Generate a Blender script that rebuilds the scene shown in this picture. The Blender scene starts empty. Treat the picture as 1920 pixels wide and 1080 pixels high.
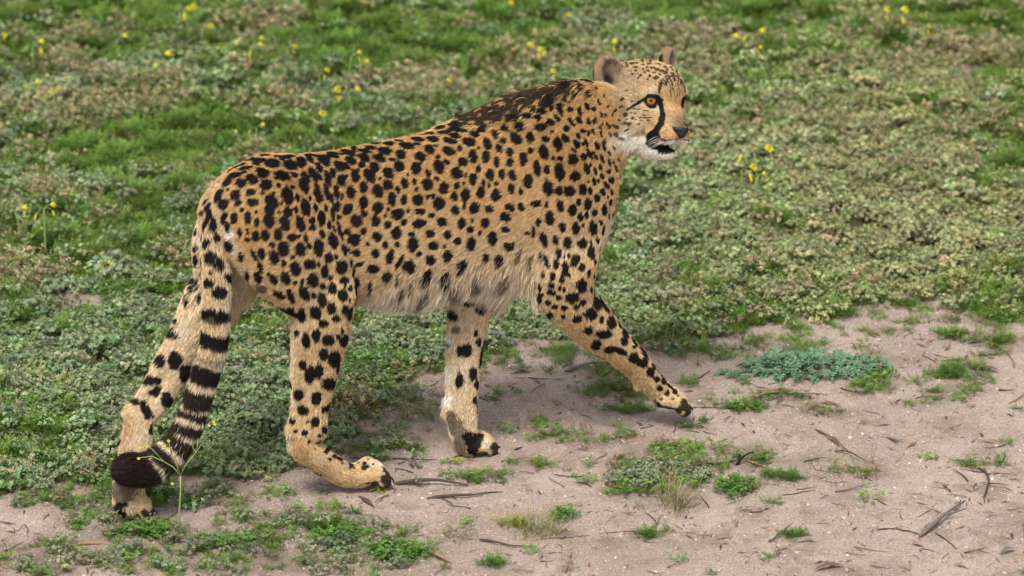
import bpy, math, time
import numpy as np
from mathutils import Vector
from mathutils.bvhtree import BVHTree
from mathutils.kdtree import KDTree

T0 = time.time()
rng = np.random.default_rng(7)
scene = bpy.context.scene

# ------------------------------------------------------------------ camera
PITCH = math.radians(22.0)
DIST = 10.0
PXM = 880.0                       # photograph pixels per metre at DIST
AIM = np.array([0.0, 0.0, 0.372])
cR = np.array([1.0, 0.0, 0.0])
cF = np.array([0.0, math.cos(PITCH), -math.sin(PITCH)])
cU = np.array([0.0, math.sin(PITCH), math.cos(PITCH)])
CAM = AIM - cF * DIST
FPX = DIST * PXM
cam_data = bpy.data.cameras.new('camera')
cam = bpy.data.objects.new('camera', cam_data)
scene.collection.objects.link(cam)
cam.location = CAM
cam.rotation_euler = (math.radians(90) - PITCH, 0, 0)
cam_data.sensor_width = 36.0
cam_data.lens = 36.0 * FPX / 1920.0
cam_data.clip_start = 0.5
cam_data.clip_end = 2000.0
cam_data.dof.use_dof = True
cam_data.dof.focus_distance = 9.93
cam_data.dof.aperture_fstop = 4.2
scene.camera = cam

# ------------------------------------------------------------------ light
SUN_ELEV = math.radians(58)
SUN_AZ = math.radians(200)        # where the light comes from, clockwise from +Y
world = bpy.data.worlds.new('World')
scene.world = world
world.use_nodes = True
nt = world.node_tree
bg = nt.nodes['Background']
sky = nt.nodes.new('ShaderNodeTexSky')
sky.sky_type = 'NISHITA'
sky.sun_disc = False
sky.sun_elevation = SUN_ELEV
sky.sun_rotation = SUN_AZ
sky.air_density = 1.0
sky.dust_density = 4.0
sky.ozone_density = 1.0
hs = nt.nodes.new('ShaderNodeHueSaturation')
hs.inputs['Saturation'].default_value = 0.28
nt.links.new(sky.outputs[0], hs.inputs['Color'])
nt.links.new(hs.outputs[0], bg.inputs['Color'])
bg.inputs['Strength'].default_value = 0.10
sun_data = bpy.data.lights.new('sun', 'SUN')
sun_data.energy = 1.9
sun_data.angle = math.radians(16)
sun_data.color = (1.0, 0.95, 0.87)
sun = bpy.data.objects.new('sun', sun_data)
scene.collection.objects.link(sun)
sd = Vector((math.sin(SUN_AZ) * math.cos(SUN_ELEV), math.cos(SUN_AZ) * math.cos(SUN_ELEV), math.sin(SUN_ELEV)))
sun.rotation_euler = sd.to_track_quat('Z', 'Y').to_euler()
sun.location = (0, 0, 8)
scene.view_settings.view_transform = 'Standard'
scene.view_settings.look = 'None'
scene.view_settings.gamma = 1.0
scene.view_settings.use_curve_mapping = False
scene.view_settings.exposure = 0.68
scene.render.film_transparent = False
scene.cycles.max_bounces = 6
scene.cycles.transparent_max_bounces = 8

# ------------------------------------------------------------------ frames
ANG = math.radians(25.0)          # heading of the animal, away from the camera
aX = np.array([math.cos(ANG), math.sin(ANG), 0.0])
aY = np.array([-math.sin(ANG), math.cos(ANG), 0.0])
aZ = np.array([0.0, 0.0, 1.0])

def unit(v):
    v = np.asarray(v, float); return v / np.linalg.norm(v)

def ray(px, py):
    d = cF + (px - 960.0) / FPX * cR - (py - 540.0) / FPX * cU
    return d / np.linalg.norm(d)

def project(p):
    q = np.asarray(p) - CAM
    z = q @ cF
    return 960.0 + FPX * (q @ cR) / z, 540.0 - FPX * (q @ cU) / z

def hit_plane(px, py, point, normal):
    d = ray(px, py)
    t = np.dot(point - CAM, normal) / np.dot(d, normal)
    return CAM + d * t

def P(px, py, s):                 # point in the animal's lengthwise plane at side offset s (photo pixels)
    return hit_plane(px, py, aY * (s / PXM), aY)

def G(px, py, h=0.0):             # point on the ground
    return hit_plane(px, py, np.array([0, 0, h]), aZ)

def to_local(p):
    p = np.asarray(p)
    return np.stack([p @ aX, p @ aY, p @ aZ], -1)

# head frame
HY, HP = math.radians(56), math.radians(12)
hf0 = math.cos(HY) * cR - math.sin(HY) * cF
hF = math.cos(HP) * hf0 - math.sin(HP) * cU
hU = math.cos(HP) * cU + math.sin(HP) * hf0
hL = np.cross(hU, hF)             # towards the animal's left
HO = P(1250, 188, -52)

def Q(px, py, l):                 # point in the head at side offset l (photo pixels)
    return hit_plane(px, py, HO + hL * (l / PXM), hL)

def mirror_head(p):
    return p - 2 * np.dot(p - HO, hL) * hL

# ------------------------------------------------------------------ the body as one blended surface
# each chain: points (px, py, side, radius px), squash, blend px, region, bare margin px (fur the radius includes)
TORSO, HEAD, TAIL, NHIND, FHIND, NFORE, FFORE, PAW, EAR, JAW = range(10)
HAIRS = 420000
CH = []                           # list of chains; each is a list of segments joined without swelling
def catmull(A, n):
    A = np.asarray(A, float)
    if len(A) < 3: return A
    E_ = np.concatenate([[2 * A[0] - A[1]], A, [2 * A[-1] - A[-2]]])
    out = []
    for i in range(len(A) - 1):
        p0, p1, p2, p3 = E_[i:i + 4]
        for t in np.linspace(0, 1, n, endpoint=False):
            out.append(.5 * ((2 * p1) + (p2 - p0) * t + (2 * p0 - 5 * p1 + 4 * p2 - p3) * t * t + (3 * p1 - p0 - 3 * p2 + p3) * t ** 3))
    out.append(A[-1])
    return np.array(out)

def chain(pts, squash=1.0, k=20, reg=TORSO, fur=4, head=False, mirror=False, n=5):
    W = np.array([list((Q if head else P)(a[0], a[1], a[2])) + [(a[3] - fur) / PXM] for a in pts])
    W = catmull(W, n)
    CH.append((W, squash, k / PXM, reg))
    if mirror:
        M = W.copy()
        for r_ in M: r_[:3] = mirror_head(r_[:3])
        CH.append((M, squash, k / PXM, reg))

# torso
chain([(466,402,0,98),(560,418,0,128),(680,423,0,146),(800,408,0,158),(900,380,0,158),(975,352,0,166),(1055,352,0,112)], squash=1.55, k=26, fur=9)
chain([(462,356,0,50),(500,340,0,54),(530,338,0,52),(600,341,0,56),(700,328,0,62),(800,312,0,66),(880,290,0,72)], squash=1.2, k=16, fur=4)
chain([(860,292,0,68),(925,264,0,72),(990,248,0,78),(1060,236,0,86),(1112,226,0,80)], squash=1.6, k=24, fur=6)
chain([(930,440,0,110),(1030,420,0,108)], squash=1.45, k=30, fur=10)
# neck
chain([(1050,345,0,102),(1098,292,0,82),(1140,250,0,62)], squash=1.55, k=30, fur=6)
# shoulder blades and upper arms
chain([(975,270,-44,50),(1015,350,-60,76),(1045,440,-60,76),(1052,520,-54,62)], squash=1.6, k=20, fur=5)
chain([(985,265,44,50),(1030,380,62,76),(960,470,54,64),(905,525,44,50)], squash=1.6, k=40, fur=5)
chain([(1088,375,-26,62),(1092,430,-32,52)], squash=1.2, k=36, fur=5)
chain([(1062,380,30,66),(1050,430,34,48)], squash=1.2, k=36, fur=5)
# haunches
chain([(462,378,-40,70),(510,430,-56,98),(565,500,-60,90),(610,562,-56,58)], squash=1.7, k=17, fur=5, reg=NHIND)
chain([(455,390,42,70),(440,450,54,84),(425,520,54,66),(398,572,50,52)], squash=1.6, k=26, fur=5, reg=FHIND)
# near hind leg
chain([(606,556,-56,62),(604,600,-56,57),(605,634,-56,50),(598,712,-56,35),(591,767,-56,28),(588,806,-56,29)], k=14, fur=4, reg=NHIND)
chain([(585,600,-56,40),(566,660,-56,22),(560,712,-56,16),(558,767,-56,14),(556,806,-56,21)], k=10, fur=3, reg=NHIND)
chain([(562,816,-56,26),(570,838,-56,30),(606,866,-56,28),(646,890,-56,26),(676,892,-56,25)], k=8, fur=4, reg=NHIND)
# far hind leg
chain([(395,560,50,52),(366,610,48,43),(344,655,45,36),(322,712,42,29),(295,755,38,26),(270,780,35,25)], k=12, fur=4, reg=FHIND)
chain([(340,640,45,28),(306,680,42,20),(286,716,40,16),(264,752,38,15),(250,776,35,21)], k=9, fur=3, reg=FHIND)
chain([(257,776,34,25),(257,826,28,32),(245,880,20,30),(241,915,14,33),(242,940,12,33)], k=8, fur=4, reg=FHIND)
# near fore leg
chain([(1052,500,-54,66),(1062,556,-50,56),(1104,602,-44,48),(1145,641,-40,39),(1186,676,-36,32),(1213,708,-34,28),(1240,736,-32,25)], k=24, fur=4, reg=NFORE)
chain([(1030,545,-52,28),(1022,566,-50,20)], k=10, fur=4, reg=NFORE)
chain([(1198,712,-34,16),(1196,722,-34,11)], k=6, fur=3, reg=NFORE)
chain([(846,764,18,15),(840,776,16,10)], k=6, fur=3, reg=FFORE)
# far fore leg
chain([(900,520,46,56),(882,575,40,45),(873,636,34,39),(867,713,24,35),(864,758,18,33),(869,806,10,31),(876,828,6,28)], k=24, fur=4, reg=FFORE)
# tail
TAILPTS = [(420,360,0,34),(403,392,-8,37),(406,440,-26,35),(406,500,-34,35),(405,564,-36,35),(404,620,-34,34),(396,670,-32,34),(380,720,-28,34),(362,775,-24,34),(343,820,-22,35),(315,853,-22,37),(280,878,-26,39),(246,880,-30,38),(236,880,-32,34)]
chain(TAILPTS, k=8, fur=12, reg=TAIL)

# paws
TOES = []
def paw(base, tip, s0, width, rb, rt, reg=PAW, lift=.008, minz=True):
    mid_ = (base[0] * .55 + tip[0] * .45, base[1] * .55 + tip[1] * .45)
    chain([(base[0], base[1], s0, rb), (mid_[0], mid_[1] + 1, s0, rb * .80)], k=9, fur=3, reg=reg)
    for q in (-1.5, -0.5, 0.5, 1.5):
        sh = 7 if abs(q) > 1 else 0
        off = q * width / 3.0
        a = P(base[0], base[1], s0) + aY * (off * .55 / PXM)
        b = P(tip[0], tip[1], s0) + aY * (off / PXM) - aX * (sh / PXM)
        if minz: b[2] = max(b[2], rt / PXM * .95)
        m = a * .36 + b * .64 + np.array([0, 0, lift])
        c_ = b - (b - m) * .0
        CH.append((catmull(np.array([list(a) + [rt * 1.05 / PXM], list(m) + [rt * 1.08 / PXM], list(b) + [rt * .86 / PXM]]), 4), 1.0, 1.6 / PXM, reg))
        TOES.append((b, unit((b - m) * [1, 1, .4]), rt * .86 / PXM))
paw((682,886), (716,891), -58, 58, 25, 13.8, lift=.012)
paw((248,942), (272,955), 10, 52, 29, 15, lift=.008)
paw((1242,742), (1276,757), -32, 60, 26, 15, lift=.010, minz=False)
paw((886,832), (918,842), 4, 50, 25, 13.5, lift=.010)

# head
chain([(1208,170,0,56),(1226,168,0,52),(1243,168,0,44)], k=14, fur=4, head=True, reg=HEAD)
chain([(1176,152,-8,39),(1212,152,0,41),(1238,156,0,40)], k=14, fur=4, head=True, reg=HEAD)
chain([(1200,200,0,64),(1228,196,0,50)], k=14, fur=4, head=True, reg=HEAD)
chain([(1178,206,-26,44),(1190,222,-34,36),(1206,226,-30,26)], k=16, fur=4, head=True, mirror=True, reg=HEAD)          # cheek
chain([(1166,246,-30,34),(1188,256,-24,34),(1206,262,-18,26)], k=14, fur=8, head=True, mirror=True, reg=HEAD)            # ruff
chain([(1206,180,-36,15),(1222,173,-32,15),(1237,172,-20,15)], k=8, fur=3, head=True, mirror=True, reg=HEAD)             # brow
chain([(1198,208,-34,20),(1216,212,-30,18),(1230,214,-20,17)], k=9, fur=3, head=True, mirror=True, reg=HEAD)             # under the eye
chain([(1253,178,0,19),(1258,198,0,20),(1264,220,0,20),(1266,238,0,19)], k=12, fur=3, head=True, reg=HEAD)               # bridge
chain([(1236,222,-15,20),(1242,238,-16,20)], k=12, fur=3, head=True, mirror=True, reg=HEAD)                              # side of muzzle
chain([(1228,249,-19,20),(1246,252,-17,20),(1256,254,-14,18)], k=6, fur=2.5, head=True, mirror=True, reg=HEAD)           # whisker pads
chain([(1267,246,0,15),(1264,256,0,14)], k=6, fur=2, head=True, reg=HEAD)
chain([(1255,285,0,13.5),(1243,284,0,17),(1218,276,0,26)], k=7, fur=3, head=True, reg=JAW)
chain([(1140,220,0,60),(1190,244,0,48)], k=20, fur=5, head=True, reg=HEAD)
chain([(1264,166,22,15),(1275,174,30,14)], k=8, fur=3, head=True, reg=HEAD)
chain([(1277,196,32,13),(1268,206,26,19),(1262,228,20,20)], k=10, fur=3, head=True, reg=HEAD)
# corner of the mouth closes behind the opening
chain([(1222,262,-14,17),(1206,262,-14,24)], k=8, fur=4, head=True, mirror=True, reg=JAW)

# ------------------------------------------------------------------ sampling grid (finer towards the head)
def axis(segs):
    out = [segs[0][0]]
    for a, b, st in segs:
        n = max(1, int(round((b - a) / st)))
        out += list(np.linspace(out[-1], b, n + 1)[1:])
    return np.array(out)
hx = to_local(HO)
gx = axis([(-1.02, hx[0] - .18, .005), (hx[0] - .18, hx[0] + .10, .0025), (hx[0] + .10, hx[0] + .16, .004)])
gy = axis([(-.24, hx[1] - .10, .005) if hx[1] - .10 > -.24 else (-.24, -.239, .005), (max(hx[1] - .10, -.239), .16, .0038), (.16, .24, .005)])
gz = axis([(-.015, .12, .0035), (.12, hx[2] - .17, .005), (hx[2] - .17, hx[2] + .16, .0027)])
print('grid', len(gx), len(gy), len(gz), 'head local', hx)
F = np.full((len(gx), len(gy), len(gz)), 0.2, np.float32)

def window(lo, hi):
    ix = np.searchsorted(gx, lo[0]), np.searchsorted(gx, hi[0])
    iy = np.searchsorted(gy, lo[1]), np.searchsorted(gy, hi[1])
    iz = np.searchsorted(gz, lo[2]), np.searchsorted(gz, hi[2])
    return ix, iy, iz

def smin(a, b, k):
    h = np.maximum(k - np.abs(a - b), 0) / k
    return np.minimum(a, b) - h * h * k * .25

def seg_dist(x, y, z, a, b, ra, rb, q):
    # capsule with a changing radius; the side axis squashed by q
    ax, ay, az = a; bx, by, bz = b
    dx, dy, dz = bx - ax, (by - ay) * q, bz - az
    L = dx * dx + dy * dy + dz * dz + 1e-12
    py_ = (y - ay) * q
    t = np.clip(((x - ax) * dx + py_ * dy + (z - az) * dz) / L, 0, 1)
    ex = x - ax - t * dx; ey = py_ - t * dy; ez = z - az - t * dz
    d = np.sqrt(ex * ex + ey * ey + ez * ez) + 1e-9
    if q > 1.0:
        g = np.sqrt(ex * ex + ez * ez + (q * ey) ** 2) / d
    else:
        g = 1.0
    return (d - (ra + t * (rb - ra))) / g

for (W, q, k, reg) in CH:
    Lc = to_local(W[:, :3])
    m = W[:, 3].max() + k + .01
    (x0, x1), (y0, y1), (z0, z1) = window(Lc.min(0) - m, Lc.max(0) + m)
    D = np.full((x1 - x0, y1 - y0, z1 - z0), 1.0, np.float32)
    for i in range(len(W) - 1):
        a, b = Lc[i], Lc[i + 1]
        m = max(W[i, 3], W[i + 1, 3]) + k + .01
        (u0, u1), (v0, v1), (w0, w1) = window(np.minimum(a, b) - m, np.maximum(a, b) + m)
        d = seg_dist(gx[u0:u1, None, None], gy[None, v0:v1, None], gz[None, None, w0:w1], a, b, W[i, 3], W[i + 1, 3], q)
        sub = D[u0 - x0:u1 - x0, v0 - y0:v1 - y0, w0 - z0:w1 - z0]
        np.minimum(sub, d, out=sub)
    F[x0:x1, y0:y1, z0:z1] = smin(F[x0:x1, y0:y1, z0:z1], D, k)

def ellipsoid(c, axes, radii, op, k=.004, clip=None):
    """axes: three world unit vectors; op 'add' or 'cut'"""
    c = np.asarray(c); cl = to_local(c); m = max(radii) + k + .006
    (x0, x1), (y0, y1), (z0, z1) = window(cl - m, cl + m)
    X = gx[x0:x1, None, None] - cl[0]; Y = gy[None, y0:y1, None] - cl[1]; Z = gz[None, None, z0:z1] - cl[2]
    s = 0; g = 0
    for ax_, r in zip(axes, radii):
        al = to_local(np.asarray(ax_))
        e = (X * al[0] + Y * al[1] + Z * al[2]) / r
        s = s + e * e; g = g + (e / r) ** 2
    n = np.sqrt(s) + 1e-6
    d = (n - 1) * n / (np.sqrt(g) + 1e-6)
    sub = F[x0:x1, y0:y1, z0:z1]
    if op == 'add':
        F[x0:x1, y0:y1, z0:z1] = smin(sub, d, k)
    else:
        F[x0:x1, y0:y1, z0:z1] = -smin(-sub, d, k)

def frame(n, up):
    n = unit(n); up = unit(up - np.dot(up, n) * n); return n, up, np.cross(n, up)

# ears: a cup, hollowed from the front
cB = -cF
EARS = []
def ear(c, n, up, w, h, t):
    n, up, sd_ = frame(n, up)
    c = np.asarray(c)
    ellipsoid(c, (n, up, sd_), (t / PXM, h / PXM, w / PXM), 'add', .008)
    ellipsoid(c + n * (t * .75 / PXM) , (n, up, sd_), (t * .95 / PXM, h * .80 / PXM, w * .78 / PXM), 'cut', .003)
    EARS.append((c, n, up, sd_, w / PXM, h / PXM, t / PXM))
ear(Q(1142, 144, -52), cB * .80 + cR * .55 + cU * .15, cU * .97 - cR * .16, 32, 38, 18)
ear(Q(1252, 122, 58), cB * .35 + cR * .90 + cU * .05, cU * .93 + cR * .38, 22, 32, 14)
# mouth opening
ellipsoid(Q(1256,278,-2), (hF, hL, hU), (17 / PXM, 16 / PXM, 2.3 / PXM), 'cut', .002)
ellipsoid(Q(1241,277,-13), (unit(hF * .96 + hU * .12), hL, hU), (16 / PXM, 11 / PXM, 2.6 / PXM), 'cut', .002)
# eye sockets
EYE_N = Q(1221.5, 189, -33); EYE_F = mirror_head(EYE_N) + hL * .0005 + hF * .0035
EYE_R = 11.0 / PXM

# ------------------------------------------------------------------ surface nets
def surface_nets(F, gx, gy, gz):
    S = F < 0
    nx, ny, nz = F.shape
    c = np.zeros((nx - 1, ny - 1, nz - 1), np.int8)
    for i in (0, 1):
        for j in (0, 1):
            for k in (0, 1):
                c += S[i:nx - 1 + i, j:ny - 1 + j, k:nz - 1 + k]
    act = np.argwhere((c > 0) & (c < 8))
    idx = np.full(c.shape, -1, np.int32)
    idx[tuple(act.T)] = np.arange(len(act))
    pos = np.zeros((len(act), 3)); cnt = np.zeros(len(act))
    ax = [gx, gy, gz]
    I, J, K = act.T
    corners = [(i, j, k) for i in (0, 1) for j in (0, 1) for k in (0, 1)]
    for a in corners:
        for d in range(3):
            if a[d] == 1: continue
            b = list(a); b[d] = 1
            fa = F[I + a[0], J + a[1], K + a[2]]; fb = F[I + b[0], J + b[1], K + b[2]]
            m = (fa < 0) != (fb < 0)
            t = np.where(m, fa / np.where(m, fa - fb, 1), 0)
            q = np.stack([ax[0][I + a[0]], ax[1][J + a[1]], ax[2][K + a[2]]], -1).astype(float)
            step = ax[d][act[:, d] + 1] - ax[d][act[:, d]]
            q[:, d] += t * step
            pos[m] += q[m]; cnt[m] += 1
    pos /= cnt[:, None]
    quads = []
    for d in range(3):
        e, f = [x for x in range(3) if x != d]
        sl0 = [slice(None)] * 3; sl1 = [slice(None)] * 3
        sl0[d] = slice(0, F.shape[d] - 1); sl1[d] = slice(1, F.shape[d])
        for q in (e, f):
            sl0[q] = slice(1, F.shape[q] - 1); sl1[q] = slice(1, F.shape[q] - 1)
        A = S[tuple(sl0)]; B = S[tuple(sl1)]
        for flip in (False, True):
            m = np.argwhere(A & ~B) if not flip else np.argwhere(~A & B)
            if not len(m): continue
            m = m.copy()
            m[:, e] += 1; m[:, f] += 1
            def cell(oe, of):
                w = m.copy(); w[:, e] += oe; w[:, f] += of
                return idx[tuple(w.T)]
            q = np.stack([cell(-1, -1), cell(0, -1), cell(0, 0), cell(-1, 0)], -1)
            if (d == 1) != flip:
                q = q[:, ::-1]
            quads.append(q)
    return pos, np.concatenate(quads)

V, Qd = surface_nets(F, gx, gy, gz)
V = V[:, :1] * aX + V[:, 1:2] * aY + V[:, 2:3] * aZ
# keep the largest piece only is not needed: everything blends into one body
# light relaxation
E = np.concatenate([Qd[:, [0, 1]], Qd[:, [1, 2]], Qd[:, [2, 3]], Qd[:, [3, 0]]])
deg = np.bincount(E.ravel(), minlength=len(V)).astype(float)[:, None]
for it in range(4):
    for w in (.5, -.52):
        acc = np.zeros_like(V)
        for c_ in range(3):
            acc[:, c_] = np.bincount(E[:, 0], V[E[:, 1], c_], len(V)) + np.bincount(E[:, 1], V[E[:, 0], c_], len(V))
        V = V + w * (acc / deg - V)
print('body verts', len(V), 'quads', len(Qd), 't', round(time.time() - T0, 1))

def mesh_from(name, verts, faces, smooth=True):
    me = bpy.data.meshes.new(name)
    verts = np.asarray(verts, np.float32); faces = np.asarray(faces, np.int32)
    me.vertices.add(len(verts)); me.vertices.foreach_set('co', verts.ravel())
    n = faces.shape[1]
    me.loops.add(faces.size); me.loops.foreach_set('vertex_index', faces.ravel())
    me.polygons.add(len(faces))
    me.polygons.foreach_set('loop_start', np.arange(0, faces.size, n, dtype=np.int32))
    me.polygons.foreach_set('loop_total', np.full(len(faces), n, np.int32))
    me.update(calc_edges=True)
    if smooth: me.polygons.foreach_set('use_smooth', np.ones(len(faces), bool))
    me.validate()
    return me
body_me = mesh_from('body', V, Qd)

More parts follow.
